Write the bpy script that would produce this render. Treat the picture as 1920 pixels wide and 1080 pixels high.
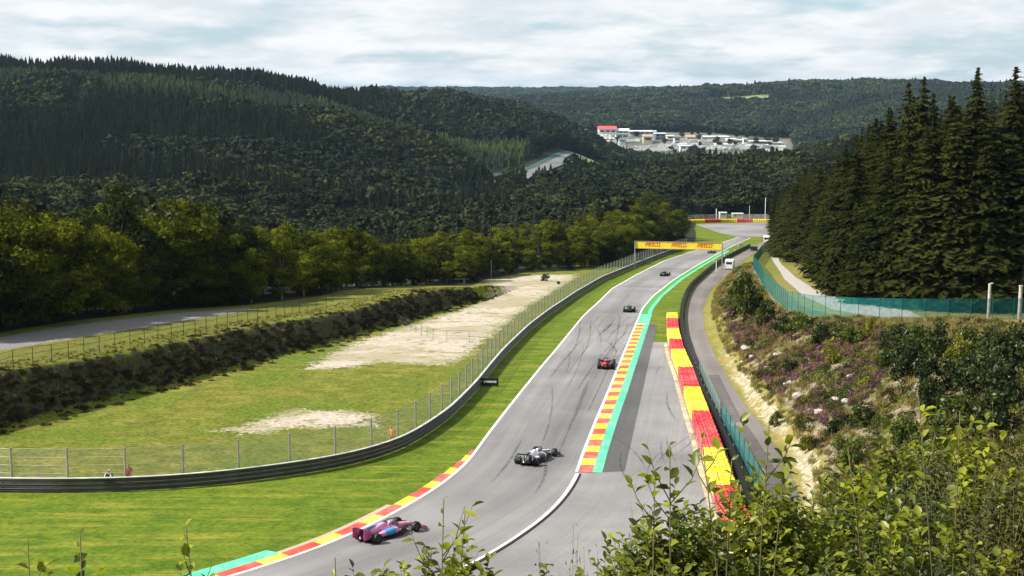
import bpy, bmesh, math, random
import numpy as np
from mathutils import Vector, Matrix

for _o in list(bpy.data.objects):
    bpy.data.objects.remove(_o)
SC = bpy.context.scene
COL = SC.collection
RNG = np.random.default_rng(7)
random.seed(7)
R = math.radians

# ------------------------------------------------------------------ camera
FPX = 2600.0                      # focal length in photo pixels (1920 wide)
PITCH = math.atan(370.0 / FPX)    # the horizon lies 370 px above the centre
ZC = 62.0                         # camera height in world metres
cam_d = bpy.data.cameras.new('camera')
cam_d.sensor_width = 36.0
cam_d.lens = FPX / 1920.0 * 36.0
cam_d.clip_start = 0.3
cam_d.clip_end = 30000.0
cam = bpy.data.objects.new('camera', cam_d)
cam.location = (0, 0, ZC)
cam.rotation_euler = (R(90) - PITCH, 0, 0)
COL.objects.link(cam)
SC.camera = cam

# ------------------------------------------------------------------ sky and sun
SUN_EL = R(43)
SUN_AZ = math.atan2(-0.985, -0.12)         # from the left, a little behind the camera
world = bpy.data.worlds.new('World')
SC.world = world
world.use_nodes = True
wt = world.node_tree
wt.nodes.clear()
def wn(kind, **kw):
    n = wt.nodes.new(kind)
    for k, v in kw.items():
        setattr(n, k, v)
    return n
w_out = wn('ShaderNodeOutputWorld')
w_bg = wn('ShaderNodeBackground')
w_bg.inputs['Strength'].default_value = 0.070
w_sky = wn('ShaderNodeTexSky', sky_type='NISHITA')
w_sky.sun_disc = False
w_sky.sun_elevation = SUN_EL
w_sky.sun_rotation = SUN_AZ
w_sky.air_density = 1.0
w_sky.dust_density = 0.8
w_sky.ozone_density = 1.5
# clouds: a layer at constant height, so its pattern is looked up at direction.xy / (z + c)
w_tc = wn('ShaderNodeTexCoord')
w_sep = wn('ShaderNodeSeparateXYZ')
wt.links.new(w_tc.outputs['Generated'], w_sep.inputs[0])
def wmath(op, a, b=None):
    n = wn('ShaderNodeMath', operation=op)
    for i, v in enumerate((a, b)):
        if v is None:
            continue
        if isinstance(v, (int, float)):
            n.inputs[i].default_value = v
        else:
            wt.links.new(v, n.inputs[i])
    return n.outputs[0]
zc_ = wmath('ADD', wmath('MAXIMUM', w_sep.outputs[2], 0.0), 0.20)
cx_ = wmath('DIVIDE', w_sep.outputs[0], zc_)
cy_ = wmath('DIVIDE', w_sep.outputs[1], zc_)
w_cmb = wn('ShaderNodeCombineXYZ')
wt.links.new(cx_, w_cmb.inputs[0]); wt.links.new(cy_, w_cmb.inputs[1])
def wnoise(scale, detail, rough, off):
    m = wn('ShaderNodeMapping')
    m.inputs['Location'].default_value = off
    wt.links.new(w_cmb.outputs[0], m.inputs[0])
    n = wn('ShaderNodeTexNoise')
    n.inputs['Scale'].default_value = scale
    n.inputs['Detail'].default_value = detail
    n.inputs['Roughness'].default_value = rough
    wt.links.new(m.outputs[0], n.inputs['Vector'])
    return n.outputs['Fac']
n1 = wnoise(2.3, 8, 0.56, (3.1, 1.7, 0))
n2 = wnoise(2.6, 7, 0.6, (11.0, 4.0, 0))
w_ramp = wn('ShaderNodeMapRange', interpolation_type='SMOOTHSTEP')
w_ramp.inputs['From Min'].default_value = 0.33
w_ramp.inputs['From Max'].default_value = 0.56
wt.links.new(n1, w_ramp.inputs['Value'])
w_shade = wn('ShaderNodeMapRange', interpolation_type='SMOOTHSTEP')   # cloud bodies: white to pale grey-blue
w_shade.inputs['From Min'].default_value = 0.34
w_shade.inputs['From Max'].default_value = 0.62
wt.links.new(n2, w_shade.inputs['Value'])
w_cc = wn('ShaderNodeMix', data_type='RGBA')
w_cc.inputs['A'].default_value = (5.5, 5.9, 6.25, 1)
w_cc.inputs['B'].default_value = (7.2, 7.25, 7.35, 1)
wt.links.new(w_shade.outputs[0], w_cc.inputs['Factor'])
w_mix = wn('ShaderNodeMix', data_type='RGBA')
wt.links.new(wmath('MULTIPLY', w_ramp.outputs[0], 0.93), w_mix.inputs['Factor'])
w_blue = wn('ShaderNodeMix', data_type='RGBA')          # thin high veil that pales the blue between the clouds
w_blue.inputs['Factor'].default_value = 0.72
wt.links.new(w_sky.outputs[0], w_blue.inputs['A'])
w_blue.inputs['B'].default_value = (3.7, 5.0, 5.9, 1)
wt.links.new(w_blue.outputs['Result'], w_mix.inputs['A'])
wt.links.new(w_cc.outputs['Result'], w_mix.inputs['B'])
wt.links.new(w_mix.outputs['Result'], w_bg.inputs['Color'])
wt.links.new(w_bg.outputs[0], w_out.inputs[0])

sun_d = bpy.data.lights.new('sun', 'SUN')
sun_d.energy = 5.0
sun_d.angle = R(0.5)
sun_d.color = (1.0, 0.95, 0.87)
sun = bpy.data.objects.new('sun', sun_d)
to_sun = Vector((math.sin(SUN_AZ) * math.cos(SUN_EL), math.cos(SUN_AZ) * math.cos(SUN_EL), math.sin(SUN_EL)))
sun.rotation_euler = to_sun.to_track_quat('Z', 'Y').to_euler()
sun.location = (-300, 100, 400)
COL.objects.link(sun)

SC.view_settings.view_transform = 'Standard'
SC.view_settings.look = 'None'
SC.view_settings.exposure = 1.0
SC.view_settings.gamma = 1.0
SC.view_settings.use_curve_mapping = False
SC.render.engine = 'CYCLES'
SC.cycles.use_denoising = True
SC.cycles.max_bounces = 5
SC.cycles.diffuse_bounces = 2
SC.cycles.glossy_bounces = 2
SC.cycles.transmission_bounces = 2
SC.cycles.transparent_max_bounces = 12
SC.cycles.volume_bounces = 0
SC.cycles.caustics_reflective = False
SC.cycles.caustics_refractive = False
SC.cycles.sample_clamp_indirect = 4.0

# ------------------------------------------------------------------ object helpers
def tag(o, label=None, cat=None, group=None, kind=None):
    if label: o['label'] = label
    if cat: o['category'] = cat
    if group: o['group'] = group
    if kind: o['kind'] = kind
    return o

def link(name, data, parent=None, loc=None, rot=None, scale=None):
    o = bpy.data.objects.new(name, data)
    COL.objects.link(o)
    if parent is not None: o.parent = parent
    if loc is not None: o.location = loc
    if rot is not None: o.rotation_euler = rot
    if scale is not None: o.scale = scale if hasattr(scale, '__len__') else (scale,) * 3
    return o

def empty(name, loc=(0, 0, 0), rz=0.0, label=None, cat=None, group=None):
    o = link(name, None, None, loc, (0, 0, rz))
    o.empty_display_size = 0.2
    return tag(o, label, cat, group)

def copy_tree(o, parent=None):
    c = o.copy(); COL.objects.link(c); c.parent = parent
    for ch in list(o.children):
        if ch.name in bpy.data.objects: copy_tree(ch, c)
    return c

def np_mesh(name, V, F, mats=(), smooth=False, midx=None):
    """V (n,3); F (m,k) int array of one face size, or a list of faces"""
    me = bpy.data.meshes.new(name)
    V = np.asarray(V, dtype=np.float32)
    if isinstance(F, np.ndarray):
        m, k = F.shape
        me.vertices.add(len(V)); me.vertices.foreach_set('co', V.ravel())
        me.loops.add(m * k); me.loops.foreach_set('vertex_index', F.astype(np.int32).ravel())
        me.polygons.add(m)
        me.polygons.foreach_set('loop_start', np.arange(0, m * k, k, dtype=np.int32))
        me.polygons.foreach_set('loop_total', np.full(m, k, dtype=np.int32))
        me.update(calc_edges=True)
    else:
        me.from_pydata([tuple(v) for v in V.tolist()], [], F)
    for mt in mats: me.materials.append(mt)
    if midx is not None: me.polygons.foreach_set('material_index', np.asarray(midx, dtype=np.int32))
    if smooth: me.polygons.foreach_set('use_smooth', np.ones(len(me.polygons), dtype=bool))
    me.update()
    return me

class MB:
    """collects boxes, tubes, prisms into one mesh"""
    def __init__(s): s.V = []; s.F = []; s.M = []
    def add(s, V, F, m=0):
        b = len(s.V); s.V += [tuple(map(float, v)) for v in V]
        s.F += [tuple(i + b for i in f) for f in F]; s.M += [m] * len(F); return s
    def box(s, c, d, rz=0.0, m=0, taper=1.0, tilt=None):
        hx, hy, hz = d[0] / 2, d[1] / 2, d[2] / 2
        P = [(-hx, -hy, -hz), (hx, -hy, -hz), (hx, hy, -hz), (-hx, hy, -hz),
             (-hx * taper, -hy * taper, hz), (hx * taper, -hy * taper, hz), (hx * taper, hy * taper, hz), (-hx * taper, hy * taper, hz)]
        M = Matrix.Rotation(rz, 3, 'Z')
        if tilt: M = M @ Matrix.Rotation(tilt[1], 3, tilt[0])
        P = [M @ Vector(p) + Vector(c) for p in P]
        return s.add(P, [(0, 3, 2, 1), (4, 5, 6, 7), (0, 1, 5, 4), (1, 2, 6, 5), (2, 3, 7, 6), (3, 0, 4, 7)], m)
    def tube(s, pts, rad, n=8, m=0, cap=True):
        pts = [Vector(p) for p in pts]
        rads = rad if hasattr(rad, '__len__') else [rad] * len(pts)
        V = []; up = None
        for i, p in enumerate(pts):
            d = (pts[min(i + 1, len(pts) - 1)] - pts[max(i - 1, 0)]).normalized()
            if up is None:
                up = Vector((0, 0, 1)) if abs(d.z) < 0.9 else Vector((1, 0, 0))
            a = d.cross(up).normalized(); b = a.cross(d).normalized()
            up = b
            for k in range(n):
                t = 2 * math.pi * k / n
                V.append(p + (a * math.cos(t) + b * math.sin(t)) * rads[i])
        F = []
        for i in range(len(pts) - 1):
            for k in range(n):
                k2 = (k + 1) % n
                F.append((i * n + k, i * n + k2, (i + 1) * n + k2, (i + 1) * n + k))
        if cap:
            F.append(tuple(range(n))[::-1]); F.append(tuple(range((len(pts) - 1) * n, len(pts) * n)))
        return s.add(V, F, m)
    def loft(s, rings, m=0, cap=True, closed=True):
        n = len(rings[0]); V = [v for r in rings for v in r]; F = []
        for i in range(len(rings) - 1):
            for k in range(n if closed else n - 1):
                k2 = (k + 1) % n
                F.append((i * n + k, i * n + k2, (i + 1) * n + k2, (i + 1) * n + k))
        if cap and closed:
            F.append(tuple(range(n))[::-1]); F.append(tuple(range((len(rings) - 1) * n, len(rings) * n)))
        return s.add(V, F, m)
    def mesh(s, name, mats, smooth=False):
        me = bpy.data.meshes.new(name); me.from_pydata(s.V, [], s.F)
        for mt in (mats if isinstance(mats, (list, tuple)) else [mats]): me.materials.append(mt)
        me.polygons.foreach_set('material_index', np.array(s.M, dtype=np.int32))
        if smooth: me.polygons.foreach_set('use_smooth', np.ones(len(me.polygons), dtype=bool))
        bm = bmesh.new(); bm.from_mesh(me); bmesh.ops.recalc_face_normals(bm, faces=bm.faces); bm.to_mesh(me); bm.free()
        me.update(); return me
    def build(s, name, mats, parent=None, smooth=False, loc=None, rot=None):
        return link(name, s.mesh(name, mats, smooth), parent, loc, rot)

# ------------------------------------------------------------------ materials
class NT:
    def __init__(s, name):
        s.mat = bpy.data.materials.new(name); s.mat.use_nodes = True
        s.t = s.mat.node_tree; s.t.nodes.clear()
        s.out = s.t.nodes.new('ShaderNodeOutputMaterial')
    def n(s, kind, **kw):
        nd = s.t.nodes.new(kind)
        for k, v in kw.items(): setattr(nd, k, v)
        return nd
    def set(s, sock, v):
        if v is None: return
        if isinstance(v, bpy.types.NodeSocket): s.t.links.new(v, sock)
        elif isinstance(v, (tuple, list)) and sock.type == 'RGBA' and len(v) == 3: sock.default_value = (*v, 1)
        else: sock.default_value = v
    def math(s, op, a, b=None, clamp=False):
        nd = s.n('ShaderNodeMath', operation=op); nd.use_clamp = clamp
        s.set(nd.inputs[0], a); s.set(nd.inputs[1], b); return nd.outputs[0]
    def mix(s, f, a, b, blend='MIX'):
        nd = s.n('ShaderNodeMix', data_type='RGBA', blend_type=blend)
        s.set(nd.inputs['Factor'], f); s.set(nd.inputs['A'], a); s.set(nd.inputs['B'], b); return nd.outputs['Result']
    def rng(s, v, a, b, c=0.0, d=1.0, smooth=True):
        nd = s.n('ShaderNodeMapRange', interpolation_type='SMOOTHSTEP' if smooth else 'LINEAR')
        s.set(nd.inputs['Value'], v)
        for k, x in zip(('From Min', 'From Max', 'To Min', 'To Max'), (a, b, c, d)): s.set(nd.inputs[k], x)
        return nd.outputs[0]
    def coord(s, which='Object', scale=None, loc=None, rot=None):
        c = s.n('ShaderNodeTexCoord').outputs[which]
        if scale is None and loc is None and rot is None: return c
        m = s.n('ShaderNodeMapping'); s.set(m.inputs[0], c)
        if scale is not None: m.inputs['Scale'].default_value = scale if hasattr(scale, '__len__') else (scale,) * 3
        if loc is not None: m.inputs['Location'].default_value = loc
        if rot is not None: m.inputs['Rotation'].default_value = rot
        return m.outputs[0]
    def pos(s, scale=(1, 1, 1), rot=(0, 0, 0)):
        g = s.n('ShaderNodeNewGeometry').outputs['Position']
        m = s.n('ShaderNodeMapping'); s.set(m.inputs[0], g); m.inputs['Scale'].default_value = scale; m.inputs['Rotation'].default_value = rot
        return m.outputs[0]
    def noise(s, vec, scale=1.0, detail=4, rough=0.55):
        nd = s.n('ShaderNodeTexNoise'); s.set(nd.inputs['Vector'], vec)
        nd.inputs['Scale'].default_value = scale; nd.inputs['Detail'].default_value = detail; nd.inputs['Roughness'].default_value = rough
        return nd.outputs['Fac']
    def attr(s, name):
        return s.n('ShaderNodeAttribute', attribute_name=name)
    def bump(s, h, strength=0.3, dist=0.05):
        nd = s.n('ShaderNodeBump'); nd.inputs['Strength'].default_value = strength; nd.inputs['Distance'].default_value = dist
        s.set(nd.inputs['Height'], h); return nd.outputs[0]
    def pbr(s, color, rough=0.8, metal=0.0, normal=None, spec=0.3, **kw):
        p = s.n('ShaderNodeBsdfPrincipled')
        s.set(p.inputs['Base Color'], color); s.set(p.inputs['Roughness'], rough); s.set(p.inputs['Metallic'], metal)
        s.set(p.inputs['Specular IOR Level'], spec)
        if normal is not None: s.set(p.inputs['Normal'], normal)
        for k, v in kw.items(): s.set(p.inputs[k], v)
        s.t.links.new(p.outputs[0], s.out.inputs[0]); return s.mat

def paint(name, col, rough=0.5, metal=0.0, wear=0.12, scale=3.0, spec=0.4):
    """plain paint / metal with a little uneven wear"""
    t = NT(name)
    v = t.coord('Object')
    f = t.noise(v, scale, 5, 0.6)
    k = t.rng(f, 0.3, 0.75, 1 - wear, 1 + wear * 0.4)
    c = t.mix(1.0, col, k, 'MULTIPLY')
    return t.pbr(c, t.rng(f, 0.3, 0.7, max(rough - 0.08, 0.05), min(rough + 0.1, 1)), metal, None, spec)

def track_paint(name, col, rubber=0.55):
    """paint on kerbs: faded, dusty, smeared with tyre rubber along the track"""
    t = NT(name); P = t.n('ShaderNodeNewGeometry').outputs['Position']
    big = t.noise(P, 0.5, 5, 0.65); fine = t.noise(P, 5.0, 5, 0.75); m = t.pos((2.2, 0.22, 1.0), (0, 0, R(-8))); smear = t.noise(m, 1.0, 5, 0.7)
    c = t.mix(t.rng(big, 0.35, 0.75, 0, 0.32), col, (0.42, 0.39, 0.36))
    c = t.mix(t.rng(smear, 0.50, 0.74, 0, rubber), c, (0.055, 0.05, 0.05))
    c = t.mix(t.rng(fine, 0.45, 0.75, 0, 0.35), c, t.mix(1.0, c, (0.5, 0.48, 0.46), 'MULTIPLY'))
    return t.pbr(c, 0.7, 0, t.bump(fine, 0.3, 0.01), 0.25)

# ------------------------------------------------------------------ plan of the place
# drop below the camera along the racing line, as a function of forward distance
_HD = np.array([-50, 40, 60, 80, 100, 125, 150, 175, 200, 250, 300, 350, 400, 500, 600, 700, 900.])
_HH = np.array([26.6, 26.8, 27.2, 28, 29, 29.9, 31, 32.6, 34.4, 37.9, 41, 44, 47, 53, 58, 61.5, 66.])
_yy = np.arange(-50, 901, 1.0)
_hh = np.interp(_yy, _HD, _HH)
_k = np.exp(-0.5 * (np.arange(-30, 31) / 10.0) ** 2); _k /= _k.sum()
_hh = np.convolve(np.pad(_hh, 30, mode='reflect', reflect_type='odd'), _k, mode='valid')
def Hc(y): return np.interp(y, _yy, _hh)
def Ht(y): return np.interp(y, [60, 100, 112, 126, 138, 151, 172, 195, 217, 229, 262, 290, 330], [23.0, 24.0, 24.7, 25.5, 26.5, 27.4, 29.0, 30.9, 32.3, 33.1, 37.0, 40.0, 43.2])      # terrace at left
_cy = np.arange(-50, 901, 1.0)
_ch = np.interp(_cy, [-50, 0, 20, 50, 100, 140, 160, 200, 250, 286, 330, 400, 460, 600, 900], [-3, 2.2, 6, 10.5, 18, 24.2, 26.6, 29, 33, 36.4, 40.6, 46.2, 50.6, 58, 66])
_ch = np.convolve(np.pad(_ch, 30, mode='reflect', reflect_type='odd'), np.exp(-0.5 * (np.arange(-30, 31) / 6.0) ** 2) / np.exp(-0.5 * (np.arange(-30, 31) / 6.0) ** 2).sum(), mode='valid')
def Hcap(y): return np.interp(y, _cy, _ch)                                                                         # top of the bank at right

def ray(px, py):
    cx, cy = (px - 960) / FPX, (540 - py) / FPX
    return Vector((cx, math.cos(PITCH) + cy * math.sin(PITCH), -math.sin(PITCH) + cy * math.cos(PITCH)))
def at_D(px, py, D):
    d = ray(px, py); t = D / d.y
    return Vector((d.x * t, D, ZC + d.z * t))
def on(px, py, Hf=Hc, lo=45.0, hi=890.0):
    """plan position of a photo point that lies on the surface Hf"""
    d = ray(px, py); k = -d.z / d.y
    for _ in range(50):
        m = 0.5 * (lo + hi)
        if Hf(m) / m > k: lo = m
        else: hi = m
    return np.array([d.x / d.y * m, m])
def pl(pts, Hf=Hc, step=1.5, smooth=2.0):
    P = np.array([on(a, b, Hf) for a, b in pts])
    return resample(P, step, smooth)
def resample(P, step=1.5, smooth=2.0):
    P = np.asarray(P, float)
    s = np.r_[0, np.cumsum(np.hypot(*np.diff(P, axis=0).T))]
    n = max(int(s[-1] / step), 4)
    t = np.linspace(0, s[-1], n + 1)
    Q = np.c_[np.interp(t, s, P[:, 0]), np.interp(t, s, P[:, 1])]
    if smooth > 0:
        r = max(int(smooth * 3), 1); k = np.exp(-0.5 * (np.arange(-r, r + 1) / smooth) ** 2); k /= k.sum()
        Q = np.c_[[np.convolve(np.pad(Q[:, i], r, mode='reflect', reflect_type='odd'), k, mode='valid') for i in (0, 1)]].T
    return Q
def arclen(P): return np.r_[0, np.cumsum(np.hypot(*np.diff(P, axis=0).T))]
def at_s(P, S, s): return np.array([np.interp(s, S, P[:, 0]), np.interp(s, S, P[:, 1])])
def normals(P):
    T = np.gradient(P, axis=0); T /= np.linalg.norm(T, axis=1)[:, None]
    return np.c_[T[:, 1], -T[:, 0]]          # to the right of the running direction
def offset(P, d): return P + normals(P) * (d if np.isscalar(d) else np.asarray(d)[:, None])

# photo points of the lines on the ground
PX_TRACK_L = [(180, 1150), (300, 1118), (430, 1081), (560, 1041), (657, 1002), (727, 967), (793, 930), (840, 898), (877, 865), (907, 822), (937, 783), (993, 713), (1040, 657), (1093, 592), (1147, 541), (1193, 515), (1243, 490), (1293, 473), (1335, 461), (1362, 452), (1384, 444.5)]
PX_TRACK_R = [(640, 1165), (760, 1118), (880, 1062), (933, 1033), (977, 1003), (1027, 967), (1060, 930), (1083, 893), (1091, 862), (1119, 790), (1147, 724), (1175, 654), (1194, 607), (1206, 578), (1226, 555), (1265, 524), (1302, 501), (1337, 481), (1358, 470), (1383, 457), (1408, 446)]
PX_BARR_L = [(-260, 905), (-120, 919), (0, 924), (194, 924), (303, 920), (428, 909), (544, 893), (638, 879), (747, 848), (793, 820), (843, 785), (893, 733), (943, 670), (993, 620), (1027, 593), (1077, 558), (1127, 528), (1193, 500), (1253, 476), (1290, 466)]
PX_TYRE_L = [(1430, 1110), (1390, 1050), (1352, 985), (1334, 925), (1322, 880), (1312, 842), (1295, 787), (1282, 746), (1273, 711), (1257, 667), (1250, 630), (1250, 597)]
PX_BARR_R = [(1455, 1050), (1412, 985), (1392, 930), (1374, 868), (1355, 825), (1336, 783), (1313, 739), (1301, 702), (1286, 664), (1277, 630), (1275, 600), (1278, 577), (1285, 556), (1296, 538), (1327, 510), (1343, 498), (1362, 486), (1384, 474), (1410, 461), (1438, 447)]
PX_ROAD_R = [(1432, 798), (1407, 776), (1365, 712), (1338, 662), (1321, 621), (1317, 580), (1330, 547), (1365, 512), (1396, 488), (1425, 466), (1450, 452)]
PX_BANK_LO = [(-250, 880), (-120, 845), (0, 812), (117, 780), (272, 736), (389, 710), (498, 677), (560, 663), (617, 650), (677, 625), (773, 603), (860, 575), (935, 551)]
PX_BANK_HI = [(-250, 748), (-120, 718), (0, 695), (167, 673), (333, 640), (500, 607), (633, 587), (700, 570), (760, 554), (820, 543), (880, 540)]

TR_L = pl(PX_TRACK_L); TR_R = pl(PX_TRACK_R)
BARR_L = pl(PX_BARR_L); BARR_R = pl(PX_BARR_R)
BANK_LO = pl(PX_BANK_LO, Hc, 2.0, 2.0); BANK_HI = pl(PX_BANK_HI, Ht, 2.0, 2.0)
ROAD_R = pl(PX_ROAD_R, Hc, 2.0, 2.0)
FOOT = resample(np.vstack([[[-160, 22], [-100, 34], [-60, 45], [-20, 55], [0, 63], [12, 72], [19, 86], [22.3, 104]], ROAD_R + normals(ROAD_R) * 0.6]), 2.0, 1.5)

def poly_sd(P, X, Y):
    """distance to an open polyline and the side (positive = right of the running direction)"""
    X = np.asarray(X, float); Y = np.asarray(Y, float); P = np.asarray(P, float)
    A, E = P[:-1], np.diff(P, axis=0); L2 = (E ** 2).sum(1) + 1e-12
    x, y = X.ravel(), Y.ravel(); res = np.empty(x.shape)
    ch = max(int(2e6 / len(A)), 1)
    for i in range(0, len(x), ch):
        dx0, dy0 = x[i:i + ch, None] - A[:, 0], y[i:i + ch, None] - A[:, 1]
        t = np.clip((dx0 * E[:, 0] + dy0 * E[:, 1]) / L2, 0, 1)
        dx, dy = dx0 - t * E[:, 0], dy0 - t * E[:, 1]; d = dx * dx + dy * dy
        k = d.argmin(1); r = np.arange(len(k)); side = E[k, 0] * dy[r, k] - E[k, 1] * dx[r, k]
        res[i:i + ch] = np.sqrt(d[r, k]) * np.where(side > 0, -1.0, 1.0)
    return res.reshape(X.shape)
def in_poly(P, X, Y):
    """signed distance to a closed polygon, positive inside"""
    P = np.asarray(P, float); Q = np.vstack([P, P[:1]])
    d = np.abs(poly_sd(Q, X, Y)); c = np.zeros(X.shape, bool)
    for (ax, ay), (bx, by) in zip(Q[:-1], Q[1:]):
        c ^= ((ay > Y) != (by > Y)) & (X < (bx - ax) * (Y - ay) / (by - ay + 1e-12) + ax)
    return np.where(c, d, -d)
def sstep(a, b, x):
    t = np.clip((x - a) / (b - a), 0, 1); return t * t * (3 - 2 * t)

# wide terrain: (photo column, distance, drop)
_CP = [(-400,1300,-14),(0,1300,-10),(300,1320,-7),(450,1340,1.5),(540,1360,6),(620,1380,11),(740,1480,22),(860,1700,27),(0,1700,4),(600,1800,14),(-400,1700,0),
 (0,900,30),(300,900,28),(600,950,30),(800,1100,40),(0,550,58),(300,550,60),(600,600,64),(800,750,68),(-400,550,55),(-400,900,30),
 (0,300,48),(300,320,52),(600,350,57),(-400,250,38),(0,200,32),(300,220,37),(600,300,45),(760,300,44),
 (900,330,45),(1000,330,44.5),(900,500,60),(1100,500,60),(900,750,71),(1100,750,70),(960,880,75),(1060,950,73),(860,820,72),(1230,600,60),(1100,400,50),
 (960,1000,66),(1080,1250,57),(1020,1110,61),(1120,1100,70),(905,930,64),(900,1150,58),(800,1250,45),(1000,1400,46),(1080,1700,58),(1000,1700,40),(940,1850,27),(1040,1500,56),
 (1300,750,64),(1300,1000,66),(1450,700,62),(1500,1050,66),(1600,700,50),(1600,1000,52),(1900,600,20),(1900,1000,30),
 (1900,250,27),(1900,180,27),(1700,300,33),(1600,350,40),(1900,400,27),(2300,180,25),(2300,400,22),
 (1100,1950,84),(1300,1950,84),(1480,1950,84),(1100,2200,66),(1300,2200,68),(1480,2200,72),(1300,1500,95),(1450,1500,95),(1150,1500,91),(1300,1800,95),(1450,1800,95),(1150,1800,93),(1200,1250,79),(1400,1250,80),
 (1100,2600,55),(1300,2600,52),(1480,2600,52),(1300,3400,12),(1500,3000,6),(1750,3000,3),(1100,3400,27),(1600,2400,42),(1800,2400,32),(1400,3200,9),(2200,2400,20),(2200,3200,0),
 (900,5000,40),(1100,5000,35),(1300,5000,25),(1800,5000,20),(600,3000,30),(0,3000,30),(-400,3000,30),(1000,7000,11),(1300,7000,11),(600,7000,6),(1900,7000,2),(0,7000,6),(-400,7000,6),(2300,7000,4),(1000,10000,80),(0,10000,80),(1900,10000,80)]
_cp = [((a - 960) / FPX, D, H) for a, D, H in _CP]
for y in (100, 150, 200, 260, 320, 400, 500, 620):
    b = at_s(BARR_L, BARR_L[:, 1], min(y, BARR_L[-1, 1]))[0]
    _cp.append((b / y + 0.03, y, float(Hc(y))))
for y in (110, 140, 170, 210, 240): 
    _cp.append((np.interp(y, BANK_HI[:, 1], BANK_HI[:, 0]) / y - 0.08, y, float(Ht(y))))
for y in (60, 100, 160, 220, 290): _cp.append(((60.0) / y, y, float(Hcap(y))))
_cp.append((-0.8, 70, 24)); _cp.append((0.9, 70, 13))
_cp = np.array(_cp)
_cu, _cv, _cH = np.clip(_cp[:, 0], -1.2, 1.2) * 2.0, np.log(_cp[:, 1]), _cp[:, 2]
def _phi(r2): return np.sqrt(r2 + 0.02)
_A = _phi((_cu[:, None] - _cu) ** 2 + (_cv[:, None] - _cv) ** 2)
_n = len(_cu)
_S = np.zeros((_n + 1, _n + 1)); _S[:_n, :_n] = _A - 1e-3 * np.eye(_n); _S[:_n, _n] = 1; _S[_n, :_n] = 1
_W = np.linalg.solve(_S, np.r_[_cH, 0])
def Hwide(X, Y):
    Yc = np.maximum(Y, 50.0); u = np.clip(X / Yc, -1.2, 1.2) * 2.0; v = np.log(Yc)
    out = np.full(X.shape, _W[-1])
    for i in range(_n): out += _W[i] * _phi((u - _cu[i]) ** 2 + (v - _cv[i]) ** 2)
    return out
XL = ([0, 60, 150, 200, 260, 300, 400, 500, 640], [-150, -130, -95, -80, -52, -25, 22, 45, 60])
XR = ([0, 60, 160, 200, 300, 400, 500, 640], [120, 110, 90, 80, 78, 88, 112, 150])

def ground_parts(X, Y):
    X = np.asarray(X, float); Y = np.asarray(Y, float)
    h = Hc(Y).copy()
    # left bank and terrace
    near_l = (X < 5) & (Y < 330)
    bl = np.zeros(X.shape); lo = np.full(X.shape, 99.0); hi = np.full(X.shape, 99.0)
    if near_l.any():
        lo[near_l] = poly_sd(BANK_LO, X[near_l], Y[near_l]); hi[near_l] = poly_sd(BANK_HI, X[near_l], Y[near_l])
        a, b = lo[near_l], hi[near_l]
        w = np.where(a > 0, 0.0, np.where(b < 0, 1.0, np.abs(a) / (np.abs(a) + np.abs(b) + 1e-9)))
        bl[near_l] = sstep(0, 1, w)
    fade = 1 - sstep(262, 300, Y)
    h = h + (Ht(Y) - h) * bl * fade
    # right bank and camera hill
    d = np.full(X.shape, -99.0); m = (X > -170) & (Y < 640) & (X > np.interp(Y, [0, 60, 90, 640], [-170, -170, 0, 20]))
    if m.any(): d[m] = poly_sd(FOOT, X[m], Y[m])
    dp = np.maximum(d, 0)
    capr = np.maximum(Hc(Y) - Hcap(Y), 0.0)
    slope = 0.72 * dp
    rr = np.where(capr > 0.05, 1.0 / ((1.0 / np.maximum(slope, 1e-3)) ** 3 + (1.0 / np.maximum(capr, 1e-3)) ** 3) ** (1 / 3.0), 0)
    rl = 23.5 * (dp / 62.0) ** 1.5
    tt = np.clip(Y / 75.0, 0, 1)
    a_, b_ = -4 + 8 * tt, 2 + 22 * tt
    s = np.clip((X - a_) / (b_ - a_), 0, 1); s = s * s * (3 - 2 * s)
    s = np.maximum(s, sstep(55, 80, Y))
    rise = rl + (rr - rl) * s
    h = h - rise
    return h, bl, lo, hi, d, rise
def groundH(X, Y):
    h, *_ = ground_parts(X, Y)
    xl = np.interp(Y, *XL); xr = np.interp(Y, *XR)
    out = np.maximum.reduce([xl - X, X - xr, (Y - 640) * 1.0])
    w = 1 - sstep(0, 28, out)
    return np.where(w > 0.999, h, h * w + Hwide(np.asarray(X, float), np.asarray(Y, float)) * (1 - w))
def gz(x, y):
    return float(ZC - groundH(np.array([x], float), np.array([y], float))[0])
def gzs(X, Y): return ZC - groundH(np.asarray(X, float), np.asarray(Y, float))
def proj(x, y, z):
    dz = z - ZC
    dep = y * math.cos(PITCH) - dz * math.sin(PITCH)
    return 960 + FPX * x / dep, 540 - FPX * (y * math.sin(PITCH) + dz * math.cos(PITCH)) / dep
# ------------------------------------------------------------------ the ground, one sheet to the horizon
def graded(a, b, step, out_lo, out_hi, g=1.06):
    mid = list(np.arange(a, b + 1e-6, step))
    lo, s, x = [], step, a
    while x > out_lo: s *= g; x -= s; lo.append(x)
    hi, s, x = [], step, b
    while x < out_hi: s *= g; x += s; hi.append(x)
    return np.array(lo[::-1] + mid + hi)
gx = graded(-72, 80, 0.85, -6500, 6500, 1.065)
gy = graded(74, 262, 0.85, -60, 11000, 1.022)
GX, GY = np.meshgrid(gx, gy)
h_near, BL, LO, HI, FD, RISE = ground_parts(GX, GY)
_xl = np.interp(GY, *XL); _xr = np.interp(GY, *XR)
W_NEAR = 1 - sstep(0, 28, np.maximum.reduce([_xl - GX, GX - _xr, GY - 640]))
GH = h_near * W_NEAR + np.where(W_NEAR < 0.999, Hwide(GX, GY), 0) * (1 - W_NEAR)
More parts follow.
